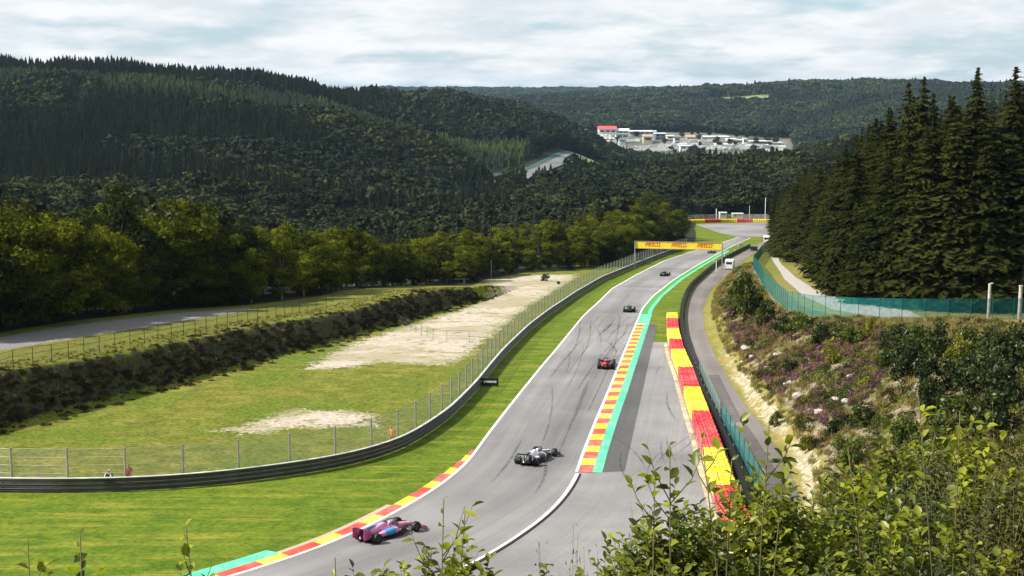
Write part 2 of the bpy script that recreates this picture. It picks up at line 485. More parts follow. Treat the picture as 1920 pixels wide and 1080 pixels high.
# small unevenness on the banks, none on the level ground
def vnoise(X, Y, sc, seed=0):
    r = np.random.default_rng(seed); T = r.random((64, 64))
    x, y = X / sc, Y / sc; xi, yi = np.floor(x).astype(int), np.floor(y).astype(int); fx, fy = x - xi, y - yi
    fx, fy = fx * fx * (3 - 2 * fx), fy * fy * (3 - 2 * fy)
    g = lambda i, j: T[(xi + i) % 64, (yi + j) % 64]
    return (g(0, 0) * (1 - fx) + g(1, 0) * fx) * (1 - fy) + (g(0, 1) * (1 - fx) + g(1, 1) * fx) * fy - 0.5
GFENCE = np.array([on(a, b, Hcap) for a, b in [(1446, 459), (1428, 478), (1412, 499), (1432, 530), (1452, 552), (1478, 574), (1520, 587), (1560, 592), (1600, 596), (1700, 600), (1800, 601), (1920, 600), (2060, 599), (2400, 598)]])
def wide_noise(X, Y):
    return (vnoise(X, Y, 160.0, 5) * 5 + vnoise(X, Y, 60.0, 6) * 2) * sstep(300, 700, Y) * np.clip(np.abs(poly_sd(FAR_GUIDE, X, Y)) / 60 - 1, 0, 1)
FAR_GUIDE = np.array([[(px - 960) / FPX * D, D] for px, D in ((915, 965), (950, 1000), (988, 1055), (1028, 1120), (1062, 1190), (1092, 1270), (1108, 1340))])
rough = np.clip(4 * BL * (1 - BL), 0, 1) * 0.55 + np.clip(RISE / 2.0, 0, 1) * 0.8 * np.maximum(sstep(-2, 3, poly_sd(GFENCE, GX, GY)), GY < 100)
M_beyond = sstep(-0.5, 0.5, -poly_sd(GFENCE, GX, GY)) * (GY > 130) * (GY < 420) * (GX > 30)
GZ = ZC - GH + rough * (vnoise(GX, GY, 4.0, 1) * 0.9 + vnoise(GX, GY, 1.7, 2) * 0.5)
GZ += (1 - W_NEAR) * wide_noise(GX, GY)
def near_z(X, Y):
    """height of the ground sheet itself, bumps included (bilinear in its own grid)"""
    ix = np.clip(np.searchsorted(gx, X) - 1, 0, len(gx) - 2); iy = np.clip(np.searchsorted(gy, Y) - 1, 0, len(gy) - 2)
    fx = (X - gx[ix]) / (gx[ix + 1] - gx[ix]); fy = (Y - gy[iy]) / (gy[iy + 1] - gy[iy])
    return (GZ[iy, ix] * (1 - fx) + GZ[iy, ix + 1] * fx) * (1 - fy) + (GZ[iy + 1, ix] * (1 - fx) + GZ[iy + 1, ix + 1] * fx) * fy
def nz1(x, y): return float(near_z(np.array([x]), np.array([y]))[0])

def px_poly(pts, Hf=Hc): return np.array([on(a, b, Hf) for a, b in pts])
SAND1 = px_poly([(1082,514),(1000,516),(905,527),(945,547),(880,577),(790,605),(700,632),(640,655),(600,672),(575,692),(640,690),(720,678),(835,684),(872,664),(930,618),(990,572),(1045,542)])
SAND2 = px_poly([(405,808),(470,790),(560,768),(640,768),(690,778),(705,800),(620,800),(540,805),(450,815)])
LROAD = px_poly([(-700,820),(-200,700),(0,657),(167,630),(333,604),(433,588),(475,580),(467,577),(333,587),(133,610),(0,633),(-200,670),(-700,778)], Ht)
WPATH = px_poly([(1440,468),(1450,490),(1470,520),(1505,550),(1560,577),(1640,592),(1730,594),(1700,580),(1640,570),(1570,555),(1530,542),(1490,517),(1465,495),(1455,474)], Hcap)
DRY1 = px_poly([(1470,498),(1535,497),(1562,535),(1570,556),(1530,546),(1492,520)], Hcap)
DRY2 = px_poly([(1400,505),(1428,505),(1470,566),(1520,588),(1470,598),(1425,560)], Hcap)
PADDOCK = np.array([((a - 960) / FPX * D, D) for a, D in [(1092,1925),(1300,1915),(1490,1925),(1480,2190),(1300,2215),(1105,2230)]])
FIELDS = [np.array([((a - 960) / FPX * D, D) for a, D in q]) for q in ([(1325,2870),(1445,2830),(1455,3080),(1330,3180)], [(1180,3300),(1290,3260),(1300,3420),(1190,3460)], [(1560,2560),(1640,2540),(1650,2640),(1570,2660)], [(1040,3000),(1090,2980),(1095,3080),(1050,3100)])]
FIELD = np.array([((a - 960) / FPX * D, D) for a, D in [(1325,2900),(1445,2850),(1450,3060),(1330,3150)]])
def soft(P, wid=1.5): return sstep(-wid, wid, in_poly(P, GX, GY))
near_m = (GY < 330)
M_sand = np.zeros_like(GX); M_sand[:] = np.maximum(soft(SAND1, 3.5), soft(SAND2, 3.5) * 0.85)
verge = sstep(-0.6, 0.2, FD) * (1 - sstep(0.6, 2.4, FD)) * (GY > 86) * (1 - sstep(140, 200, GY))
M_sand = np.maximum(M_sand, verge * 0.62)
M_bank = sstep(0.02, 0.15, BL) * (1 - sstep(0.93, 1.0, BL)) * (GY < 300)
M_heath = sstep(0.6, 2.0, RISE) * (1 - sstep(26, 40, FD)) * (GY > 55) * (GY < 330) * (1 - M_beyond)
M_hill = sstep(0.4, 2.0, RISE)
M_lroad = soft(LROAD, 0.7); M_wpath = soft(WPATH, 0.8)
M_dry = np.maximum(soft(DRY1, 1.5), soft(DRY2, 1.5))
M_dry = np.maximum(M_dry, (BL > 0.98) * 0.5)
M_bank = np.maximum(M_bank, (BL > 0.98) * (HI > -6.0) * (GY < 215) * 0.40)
by_road = sstep(0.0, 1.0, poly_sd(BARR_R, GX, GY)) * (FD < 40) * (GY > 62) * (GY < 480)
M_dry = np.maximum(M_dry, by_road * np.interp(GY, [60, 150, 260, 480], [1.0, 0.95, 0.55, 0.45]))
M_meadow = ((poly_sd(BARR_L, GX, GY) < -0.3) & (GX < 60) & (GY < 430) & (W_NEAR > 0.02)).astype(float)
terr_for = sstep(-1.0, 1.5, in_poly(px_poly([(-260,662),(0,624),(133,602),(333,580),(470,572),(600,556),(700,540),(800,532),(880,534),(905,524),(1000,511),(1082,511),(1082,480),(600,480),(-300,480)], Ht), GX, GY)) * (GX < 20)
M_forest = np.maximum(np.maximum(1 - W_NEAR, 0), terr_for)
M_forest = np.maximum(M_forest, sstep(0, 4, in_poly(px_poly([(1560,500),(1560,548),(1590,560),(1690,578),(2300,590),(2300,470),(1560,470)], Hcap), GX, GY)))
SLOPE = np.array([((a - 960) / FPX * D, D) for a, D in [(1085,1800),(1490,1800),(1495,1935),(1085,1935)]])
M_field_p = soft(SLOPE, 10)
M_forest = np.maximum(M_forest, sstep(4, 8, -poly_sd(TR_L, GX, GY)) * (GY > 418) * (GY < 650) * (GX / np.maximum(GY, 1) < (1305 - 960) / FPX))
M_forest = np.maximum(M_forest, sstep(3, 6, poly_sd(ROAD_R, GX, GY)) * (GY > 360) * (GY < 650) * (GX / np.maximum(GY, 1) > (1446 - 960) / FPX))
M_pave = np.maximum(soft(PADDOCK, 18), 0); M_field = np.maximum.reduce([soft(q, 15) for q in FIELDS] + [M_field_p * 0.55 * (1 - M_pave)])
ny, nx = GX.shape
V = np.c_[GX.ravel(), GY.ravel(), GZ.ravel()]
I = np.arange(ny * nx).reshape(ny, nx)
F = np.stack([I[:-1, :-1], I[:-1, 1:], I[1:, 1:], I[1:, :-1]], -1).reshape(-1, 4)

t = NT('ground_cover')
P = t.n('ShaderNodeNewGeometry').outputs['Position']
a1 = t.n('ShaderNodeSeparateColor'); t.set(a1.inputs[0], t.attr('cover_a').outputs['Color'])
a2 = t.n('ShaderNodeSeparateColor'); t.set(a2.inputs[0], t.attr('cover_b').outputs['Color'])
a3 = t.n('ShaderNodeSeparateColor'); t.set(a3.inputs[0], t.attr('cover_c').outputs['Color'])
nA = t.noise(P, 0.09, 5, 0.6); nB = t.noise(P, 0.45, 6, 0.65); nC = t.noise(P, 2.6, 5, 0.7)
nS = t.noise(t.pos((0.12, 0.9, 0.5)), 1.0, 5, 0.6)                       # mowing streaks
ragged = t.math('ADD', t.math('MULTIPLY', t.math('SUBTRACT', nB, 0.5), 0.9), t.math('MULTIPLY', t.math('SUBTRACT', nC, 0.5), 0.9))
def edge(w, k=1.0):
    return t.rng(t.math('ADD', w, t.math('MULTIPLY', ragged, k)), 0.38, 0.62)
grass = t.mix(t.rng(nB, 0.35, 0.65), (0.060, 0.108, 0.005), (0.110, 0.150, 0.009))
grass = t.mix(t.rng(nS, 0.48, 0.68), grass, (0.185, 0.185, 0.020))
grass = t.mix(t.rng(nC, 0.34, 0.60), t.mix(1.0, grass, (0.58, 0.64, 0.55), 'MULTIPLY'), grass)
mead = t.mix(t.rng(nB, 0.35, 0.68), (0.105, 0.12, 0.012), (0.205, 0.19, 0.030))
mead = t.mix(t.rng(nA, 0.40, 0.66), mead, (0.10, 0.14, 0.010))
mead = t.mix(t.rng(nC, 0.36, 0.60), t.mix(1.0, mead, (0.46, 0.48, 0.45), 'MULTIPLY'), mead)
c = t.mix(a3.outputs[0], grass, mead)
dry = t.mix(t.rng(nC, 0.35, 0.65), (0.25, 0.19, 0.07), (0.14, 0.125, 0.03))
dry = t.mix(t.rng(nB, 0.42, 0.62), dry, (0.115, 0.125, 0.02))
c = t.mix(edge(a2.outputs[1]), c, dry)
sand = t.mix(t.rng(nC, 0.3, 0.7), (0.27, 0.225, 0.17), (0.45, 0.40, 0.33))
sand = t.mix(t.rng(nA, 0.42, 0.60, 0, 0.7), sand, (0.23, 0.20, 0.11))
sand = t.mix(t.rng(nB, 0.53, 0.64, 0, 0.8), sand, (0.14, 0.145, 0.035))
c = t.mix(edge(a1.outputs[0], 1.9), c, sand)
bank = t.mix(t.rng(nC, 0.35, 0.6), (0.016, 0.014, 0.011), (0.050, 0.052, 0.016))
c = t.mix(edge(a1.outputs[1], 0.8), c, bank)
heath = t.mix(t.rng(nC, 0.4, 0.6), (0.095, 0.075, 0.04), (0.24, 0.20, 0.14))
heath = t.mix(t.rng(nB, 0.45, 0.6), heath, (0.075, 0.08, 0.022))
c = t.mix(edge(a2.outputs[0], 0.6), c, heath)
gravel = t.mix(t.rng(nC, 0.3, 0.7), (0.115, 0.11, 0.105), (0.20, 0.19, 0.185))
c = t.mix(edge(a2.outputs[2], 0.45), c, gravel)
wpath = t.mix(t.rng(nC, 0.3, 0.7), (0.25, 0.225, 0.205), (0.38, 0.35, 0.33))
c = t.mix(edge(a3.outputs[1], 0.3), c, wpath)
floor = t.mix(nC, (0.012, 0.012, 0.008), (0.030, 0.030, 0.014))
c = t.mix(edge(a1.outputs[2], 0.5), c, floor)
field = t.mix(nA, (0.10, 0.15, 0.05), (0.16, 0.19, 0.08))
nL = t.noise(t.pos((0.02, 0.008, 0.02)), 1.0, 4, 0.6)
pave = t.mix(t.rng(nL, 0.35, 0.65), (0.15, 0.145, 0.13), (0.06, 0.075, 0.045))
c = t.mix(a3.outputs[2], c, pave)
c = t.mix(t.attr('cover_d').outputs['Fac'], c, field)
nF = t.noise(P, 7.0, 3, 0.7)
t.pbr(c, 0.95, 0.0, t.bump(t.math('ADD', nC, t.math('MULTIPLY', nF, 0.5)), 0.7, 0.12), 0.12)
ground_mat = t.mat
me = np_mesh('ground', V, F, [ground_mat], smooth=True)
def vcol(me, name, r, g, b):
    A = me.color_attributes.new(name, 'FLOAT_COLOR', 'POINT')
    A.data.foreach_set('color', np.stack([r, g, b, np.ones_like(r)], -1).astype(np.float32).ravel())
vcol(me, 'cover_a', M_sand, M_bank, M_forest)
vcol(me, 'cover_b', M_heath, M_dry, M_lroad)
vcol(me, 'cover_c', M_meadow, M_wpath, M_pave)
vcol(me, 'cover_d', M_field, M_field, M_field)
ground = tag(link('ground', me), kind='structure')

# ------------------------------------------------------------------ asphalt
def asphalt(name, base, dark=0.55, tint=(1, 0.985, 0.99), lanes=True):
    t = NT(name)
    uv = t.n('ShaderNodeUVMap').outputs[0]
    m = t.n('ShaderNodeMapping'); t.set(m.inputs[0], uv); m.inputs['Scale'].default_value = (0.012, 0.55, 1)
    P = t.n('ShaderNodeNewGeometry').outputs['Position']
    long_ = t.noise(m.outputs[0], 1.0, 5, 0.6)
    m2 = t.n('ShaderNodeMapping'); t.set(m2.inputs[0], uv); m2.inputs['Scale'].default_value = (0.05, 2.6, 1)
    fine = t.noise(m2.outputs[0], 1.0, 4, 0.65)
    blot = t.noise(P, 0.14, 5, 0.62); grit = t.noise(P, 9.0, 4, 0.75)
    k = t.math('ADD', t.math('MULTIPLY', t.rng(long_, 0.3, 0.7, dark, 1.06), 0.55 if lanes else 0.15), t.math('MULTIPLY', t.rng(blot, 0.3, 0.7, 0.82, 1.1), 0.45 if lanes else 0.85))
    k = t.math('MULTIPLY', k, t.rng(fine, 0.3, 0.75, 0.9, 1.04))
    k = t.math('MULTIPLY', k, t.rng(grit, 0.3, 0.7, 0.86, 1.1))
    stain = t.noise(P, 0.05, 3, 0.5); k = t.math('MULTIPLY', k, t.rng(stain, 0.35, 0.65, 0.80, 1.08))
    if lanes:
        su = t.n('ShaderNodeSeparateXYZ'); t.set(su.inputs[0], uv)
        dv = t.math('SUBTRACT', su.outputs[1], t.math('ADD', t.math('MULTIPLY', t.math('SINE', t.math('MULTIPLY', su.outputs[0], 0.022)), 1.6), 5.2))
        line = t.math('SUBTRACT', 1.0, t.rng(t.math('ABSOLUTE', dv), 0.3, 2.4)); k = t.math('MULTIPLY', k, t.math('SUBTRACT', 1.0, t.math('MULTIPLY', t.math('MULTIPLY', line, t.rng(fine, 0.25, 0.7)), 0.30)))
    c = t.mix(1.0, tuple(base * x for x in tint), k, 'MULTIPLY')
    return t.pbr(c, 0.85, 0.0, t.bump(grit, 0.35, 0.01), 0.25)
M_TRACK = asphalt('track_asphalt', 0.215, 0.62, (1.0, 0.965, 0.955))
M_RUNOFF = asphalt('runoff_asphalt', 0.20, 0.8, (1.0, 0.965, 0.955), False)
M_SROAD = asphalt('service_road_asphalt', 0.18, 0.65, (1.0, 0.88, 0.81))
M_DARKSTRIP = asphalt('dark_asphalt', 0.085, 0.8)

def strip(name, A, B, zoff, mat, ncross=6, kind='structure', parent=None):
    """surface between two plan lines, lying on the level ground"""
    n = max(len(A), len(B))
    sa, sb = arclen(A), arclen(B)
    ta = np.linspace(0, 1, n)
    PA = np.c_[np.interp(ta * sa[-1], sa, A[:, 0]), np.interp(ta * sa[-1], sa, A[:, 1])]
    PB = np.c_[np.interp(ta * sb[-1], sb, B[:, 0]), np.interp(ta * sb[-1], sb, B[:, 1])]
    f = np.linspace(0, 1, ncross + 1)
    G = PA[:, None] * (1 - f)[None, :, None] + PB[:, None] * f[None, :, None]
    Z = ZC - Hc(G[..., 1]) + zoff
    V = np.c_[G.reshape(-1, 2), Z.ravel()]
    I = np.arange(n * (ncross + 1)).reshape(n, -1)
    F = np.stack([I[:-1, :-1], I[:-1, 1:], I[1:, 1:], I[1:, :-1]], -1).reshape(-1, 4)
    me = np_mesh(name, V, F, [mat], True)
    uvl = me.uv_layers.new(name='UVMap')
    S = (0.5 * (ta * sa[-1] + ta * sb[-1]))[:, None] + 0 * f
    wd = np.linalg.norm(PA - PB, axis=1)[:, None] * f
    U = np.stack([S, wd], -1).reshape(-1, 2)
    uvl.data.foreach_set('uv', U[F.ravel()].astype(np.float32).ravel())
    o = link(name, me, parent)
    if kind: o['kind'] = kind
    return o
def match(A, B):
    """points of B re-sampled to sit abeam of A's points (by arc fraction)"""
    sa, sb = arclen(A), arclen(B); tt = sa / sa[-1] * sb[-1]
    return np.c_[np.interp(tt, sb, B[:, 0]), np.interp(tt, sb, B[:, 1])]

race_track = strip('race_track', TR_L, TR_R, 0.030, M_TRACK, 8)
# run-off between the track and the tyre wall, from the bottom of the picture up to the grass
def sub(P, y0, y1): return P[(P[:, 1] >= y0) & (P[:, 1] <= y1)]
RUN_TOP = on(1240, 641)[1]
ra = resample(np.vstack([[[-14, 60]], offset(TR_R, 0.0)[(TR_R[:, 1] < RUN_TOP)]]), 1.5, 0)
rb = resample(np.vstack([[[8, 60]], offset(BARR_R, -0.2)[(BARR_R[:, 1] < RUN_TOP)]]), 1.5, 0)
runoff = strip('runoff_area', ra, rb, 0.016, M_RUNOFF, 10)
# service road right of the barrier
sa_ = offset(BARR_R, 0.7); sa_ = sub(sa_, 84, 480)
sb_ = np.vstack([[[20.2, 88], [21.4, 104]], ROAD_R]); sb_ = sub(resample(sb_, 2, 1), 84, 480)
service_road = strip('service_road', sa_, sb_, 0.018, M_SROAD, 5)
# wide asphalt of the far corner
CA = px_poly([(1304, 421), (1325, 428), (1345, 436), (1368, 441), (1384, 444.5)])
CB = px_poly([(1446, 416), (1448, 424), (1446, 432), (1440, 438), (1432, 444)])
strip('far_runoff_area', resample(CA[::-1], 4, 1), resample(CB[::-1], 4, 1), 0.022, M_RUNOFF, 8)
# darker strip behind the green paint
g_lo, g_hi = on(1134, 887)[1], on(1221, 607)[1]

# ------------------------------------------------------------------ paint
M_WHITE = track_paint('white_line_paint', (0.74, 0.72, 0.70), 0.4)
M_RED = track_paint('kerb_red', (0.45, 0.045, 0.025))
M_YEL = track_paint('kerb_yellow', (0.66, 0.42, 0.012))
M_TEAL = track_paint('runoff_green_paint', (0.05, 0.42, 0.25), 0.45)
M_GREENCARPET = paint('green_carpet', (0.055, 0.24, 0.035), 0.9, 0, 0.3, 2.0)
def ribbon(name, P, d0, d1, zoff, mat, parent=None, kind='structure', n=2):
    return strip(name, offset(P, d0), offset(P, d1), zoff, mat, n, kind, parent)
edge_line = ribbon('edge_line', TR_L, -0.02, 0.20, 0.036, M_WHITE, race_track, None)
low_R = TR_R[(TR_R[:, 1] < on(1083, 893)[1] + 1)]
edge_line2 = ribbon('edge_line', TR_R[TR_R[:, 1] > on(1083, 893)[1]], -0.22, 0.0, 0.036, M_WHITE, race_track, None)

def kerb_run(P, S, s0, s1, d0, d1, z0, z1, n=5):
    """raised strip along a line: d0 edge at height z0, d1 edge at height z1, with a skirt"""
    ss = np.linspace(s0, s1, n); Q = np.array([at_s(P, S, s) for s in ss])
    Q2 = np.array([at_s(P, S, s + 0.05) for s in ss]); T = Q2 - Q; T /= np.linalg.norm(T, axis=1)[:, None]; N = np.c_[T[:, 1], -T[:, 0]]
    rings = []
    for q, nn in zip(Q, N):
        g = ZC - float(Hc(q[1])); a = q + nn * d0; b = q + nn * d1; m = q + nn * (d0 + d1) / 2
        rings.append([(*a, g - 0.05), (*a, g + z0), (*m, g + max(z0, z1) * 0.75 + min(z0, z1) * 0.25), (*b, g + z1), (*b, g - 0.05)])
    return MB().loft(rings)
# exit kerb on the right: alternating blocks, then the green strip behind it
S_R = arclen(TR_R)
def s_at_y(P, S, y): return float(np.interp(y, P[:, 1], S))
k0, k1 = s_at_y(TR_R, S_R, on(1086, 886)[1]), s_at_y(TR_R, S_R, on(1194, 607)[1])
kerb_exit = tag(link('exit_kerb', None), kind='structure')
nb = 44
KW = 1.12
for i in range(nb):
    b = k0 + (k1 - k0) * i / nb; e = k0 + (k1 - k0) * (i + 1) / nb
    mb = kerb_run(TR_R, S_R, b, e, 0.0, KW, 0.045, 0.085, 3)
    mb.build('kerb_block', M_RED if i % 2 == 0 else M_YEL, kerb_exit)
g_end = s_at_y(TR_R, S_R, on(1352, 470)[1])
kerb_run(TR_R, S_R, k0, k1, KW + 0.004, KW + 0.74, 0.08, 0.05, 60).build('green_strip', M_TEAL, kerb_exit)
kerb_run(TR_R, S_R, k1, k1 + 16, 0.0, KW + 0.74, 0.05, 0.05, 12).build('green_strip', M_TEAL, kerb_exit)
kerb_run(TR_R, S_R, k1 + 16, g_end, 0.0, KW * 0.95, 0.045, 0.045, 90).build('green_carpet', M_GREENCARPET, kerb_exit)
kerb_run(TR_R, S_R, k1 + 16, g_end, KW * 0.95 + 0.004, KW + 0.62, 0.05, 0.04, 90).build('green_strip', M_TEAL, kerb_exit)
strip('dark_runoff_strip', offset(TR_R, KW + 0.74)[(TR_R[:, 1] > g_lo) & (TR_R[:, 1] < g_hi)], pl([(1171, 884), (1190, 800), (1207, 724), (1222, 655), (1232, 609)]), 0.024, M_DARKSTRIP, 3)
# inner kerb on the left: blocks between photo points, red first
kerb_in = tag(link('inner_kerb', None), kind='structure')
S_L = arclen(TR_L)
KB = [(300, 1118), (365, 1100), (420, 1084), (498, 1060), (548, 1044), (606, 1022), (647, 1005), (690, 984), (723, 969), (760, 950), (787, 934), (813, 917), (830, 905), (847, 891), (860, 879), (872, 866), (880, 855), (889, 845)]
sb = [s_at_y(TR_L, S_L, on(*p)[1]) for p in KB]
for i, (b, e) in enumerate(zip(sb[:-1], sb[1:])):
    w = 0.76 if i < len(sb) - 5 else 0.76 - 0.12 * (i - len(sb) + 6)
    kerb_run(TR_L, S_L, b, e, -0.02, -0.02 - w, 0.04, 0.09, 4).build('kerb_block', M_YEL if i % 2 == 1 else M_RED, kerb_in)
kerb_run(TR_L, S_L, sb[0], sb[4], -0.786, -2.0, 0.085, 0.05, 16).build('green_strip', M_TEAL, kerb_in)
kerb_run(TR_L, S_L, sb[4] + 0.02, sb[9], -0.786, -1.3, 0.03, 0.02, 16).build('concrete_edge', paint('kerb_concrete', (0.34, 0.27, 0.19), 0.9), kerb_in)
# raised white kerb at the lower right
wk0, wk1 = s_at_y(TR_R, S_R, 62.0) if TR_R[0, 1] < 62 else 0.0, s_at_y(TR_R, S_R, on(1084, 890)[1])
kerb_white = tag(link('raised_kerb', None), kind='structure')
nseg = 30
M_KERBDARK = paint('kerb_dark_rubber', (0.035, 0.035, 0.04), 0.7)
for i in range(nseg):
    b = wk0 + (wk1 - wk0) * i / nseg; e = wk0 + (wk1 - wk0) * (i + 0.985) / nseg
    kerb_run(TR_R, S_R, b, e, -0.14, 0.16, 0.06, 0.13, 3).build('kerb_stone', M_WHITE, kerb_white)
kerb_run(TR_R, S_R, wk0, wk1, 0.163, 0.34, 0.125, 0.02, 50).build('kerb_back', M_KERBDARK, kerb_white)

# pale line in front of the tyre wall
tl = pl(PX_TYRE_L)
tl_run = tl[tl[:, 1] < RUN_TOP - 2]
ribbon('runoff_border_line', offset(tl_run, -0.55), 0, 0.42, 0.026, paint('faded_yellow_line', (0.46, 0.38, 0.24), 0.8, 0, 0.5, 0.7))

# tyre marks, each a thin ribbon just above the asphalt
tm = NT('tyre_rubber_mark')
cc = tm.n('ShaderNodeBsdfDiffuse'); cc.inputs['Color'].default_value = (0.05, 0.048, 0.05, 1)
tp = tm.n('ShaderNodeBsdfTransparent'); mx = tm.n('ShaderNodeMixShader')
nn_ = tm.noise(tm.coord('Object'), 1.3, 5, 0.7)
tm.set(mx.inputs[0], tm.rng(nn_, 0.30, 0.70, 0.02, 0.42)); tm.t.links.new(tp.outputs[0], mx.inputs[1]); tm.t.links.new(cc.outputs[0], mx.inputs[2]); tm.t.links.new(mx.outputs[0], tm.out.inputs[0])
rm = random.Random(5)
CTR = 0.5 * (TR_L + match(TR_L, TR_R)); S_C = arclen(CTR)
def mark(name, P, w, z, parent):
    P = resample(np.array(P), 1.0, 1.5)
    taper = np.minimum(1, np.minimum(np.arange(len(P)), np.arange(len(P))[::-1]) / 4 + 0.15) * w / 2
    return strip(name, offset(P, -taper), offset(P, taper), z, tm.mat, 1, None, parent)
mi = 0
for i in range(22):
    s0 = s_at_y(CTR, S_C, rm.uniform(82, 205)); L = rm.uniform(14, 46)
    a = rm.uniform(-3.2, 3.6); b = a + rm.uniform(-2.6, 1.6)
    ss = np.linspace(s0, s0 + L, 14); f = (ss - s0) / L
    Q = np.array([at_s(CTR, S_C, s) for s in ss]); T = np.gradient(Q, axis=0); T /= np.linalg.norm(T, axis=1)[:, None]
    d = a + (b - a) * f ** 1.7
    Q = Q + np.c_[T[:, 1], -T[:, 0]] * np.clip(d, -4.2, 4.2)[:, None]
    for off in ((0,) if rm.random() < 0.45 else (0, 1.55)):
        mark('tyre_mark', Q + np.array([off, 0]), rm.uniform(0.12, 0.26), 0.034 + 0.0004 * (mi % 8), race_track); mi += 1
for i in range(12):
    p0 = on(rm.uniform(1130, 1300), rm.uniform(700, 960)); ang = R(rm.uniform(60, 100)); L = rm.uniform(6, 18)
    if poly_sd(TR_R, np.array([p0[0]]), np.array([p0[1]]))[0] < 3.2: continue
    dirv = np.array([math.cos(ang), math.sin(ang)]); curv = rm.uniform(-0.02, 0.02)
    Q = [p0 + dirv * k + np.array([dirv[1], -dirv[0]]) * curv * k * k for k in np.linspace(0, L, 8)]
    mark('tyre_mark', Q, rm.uniform(0.12, 0.2), 0.0285 + 0.0004 * (i % 6), runoff)

# dusty dark patch where the asphalt was repaired
# ------------------------------------------------------------------ far stretch of track across the valley
def on_ground(px, py, d0, d1, n=260):
    """where the line of sight through a photo point meets the terrain between two distances"""
    d = ray(px, py); D = np.linspace(d0, d1, n)
    X = d.x / d.y * D; H = -d.z / d.y * D; g = groundH(X, D)
    k = np.argmax(H >= g) if (H >= g).any() else n // 2
    return np.array([X[k], D[k]])
def drape(name, lo, hi, zoff, mat, n=24, m=5):
    A = resample(np.array(lo), 8, 1.0); B = match(A, resample(np.array(hi), 8, 1.0))
    f = np.linspace(0, 1, m + 1); G = A[:, None] * (1 - f)[None, :, None] + B[:, None] * f[None, :, None]
    Z = gzs(G[..., 0], G[..., 1]) + zoff
    V = np.c_[G.reshape(-1, 2), Z.ravel()]; I = np.arange(len(A) * (m + 1)).reshape(len(A), -1)
    F = np.stack([I[:-1, :-1], I[:-1, 1:], I[1:, 1:], I[1:, :-1]], -1).reshape(-1, 4)
    return tag(link(name, np_mesh(name, V, F, [mat], True)), kind='structure')
def ang(px, D): return np.array([(px - 960) / FPX * D, D])
FAR_LINE = [ang(915, 965), ang(950, 1000), ang(988, 1055), ang(1028, 1120), ang(1062, 1190), ang(1092, 1270), ang(1108, 1340)]
# ------------------------------------------------------------------ far track drapes
M_FARGRASS = paint('far_grass', (0.11, 0.18, 0.03), 0.9, 0, 0.3, 0.05)
M_FARSAND = paint('far_gravel', (0.50, 0.44, 0.35), 0.9, 0, 0.25, 0.05)
FL = resample(np.array(FAR_LINE), 8, 2)
drape('far_race_track', offset(FL, -7), offset(FL, 6), 0.9, asphalt('far_asphalt', 0.15, 0.8, (1, 1, 1.02), False))
drape('far_green_runoff', offset(FL, -14), offset(FL, -7.2), 0.8, paint('far_green_paint', (0.018, 0.06, 0.05), 0.8, 0, 0.3, 0.05))
drape('far_verge', offset(FL, 6.2)[len(FL) // 2:], offset(FL, 17)[len(FL) // 2:], 0.8, M_FARGRASS)
drape('far_gravel_area', offset(FL, 19)[len(FL) // 2:], offset(FL, 42)[len(FL) // 2:], 0.7, M_FARSAND)

# ------------------------------------------------------------------ materials for barriers
M_GALV = paint('galvanised_steel', (0.42, 0.43, 0.44), 0.42, 0.75, 0.25, 2.0)
M_RAIL = paint('shaded_guardrail', (0.085, 0.083, 0.095), 0.5, 0.35, 0.35, 0.8)  # shade on the rail faces is put into this dark colour
M_RAILTOP = paint('sunlit_guardrail_top', (0.62, 0.62, 0.60), 0.45, 0.3, 0.2, 1.0)  # sun catching the top edge is put into this pale colour
M_BLACK = paint('black_rubber_belt', (0.006, 0.0055, 0.0055), 0.75, 0, 0.3, 1.0, 0.2)
M_POST = paint('fence_post_grey', (0.33, 0.34, 0.33), 0.5, 0.4, 0.2, 2.0)
M_DPOST = paint('fence_post_dark', (0.02, 0.026, 0.022), 0.6, 0, 0.2, 2.0)
M_GPOST = paint('fence_post_green', (0.012, 0.075, 0.062), 0.5, 0, 0.2, 2.0)
M_CONC = paint('pale_concrete', (0.46, 0.42, 0.38), 0.9, 0, 0.3, 2.0)
M_TRED = track_paint('tyre_paint_red', (0.55, 0.012, 0.022), 0.3)
M_TYEL = track_paint('tyre_paint_yellow', (0.76, 0.54, 0.008), 0.3)
def veil(name, col, cover):
    """woven wire too fine to see as single wires: partly see-through cloth of wire"""
    t = NT(name)
    d = t.n('ShaderNodeBsdfDiffuse'); d.inputs['Color'].default_value = (*col, 1)
    tp = t.n('ShaderNodeBsdfTransparent'); m = t.n('ShaderNodeMixShader')
    f = t.noise(t.coord('Object'), 1.5, 4, 0.6)
    t.set(m.inputs[0], t.rng(f, 0.3, 0.7, cover * 0.8, cover * 1.2))
    t.t.links.new(tp.outputs[0], m.inputs[1]); t.t.links.new(d.outputs[0], m.inputs[2]); t.t.links.new(m.outputs[0], t.out.inputs[0])
    return t.mat
V_GREY = veil('wire_mesh_grey', (0.42, 0.44, 0.40), 0.20)
V_DARK = veil('wire_mesh_dark', (0.03, 0.035, 0.03), 0.16)
V_TEAL = veil('wire_mesh_green', (0.02, 0.155, 0.15), 0.5)
V_TEAL2 = veil('wire_mesh_grey_green', (0.10, 0.20, 0.18), 0.45)
V_PALE = veil('wire_mesh_pale', (0.45, 0.46, 0.42), 0.45)

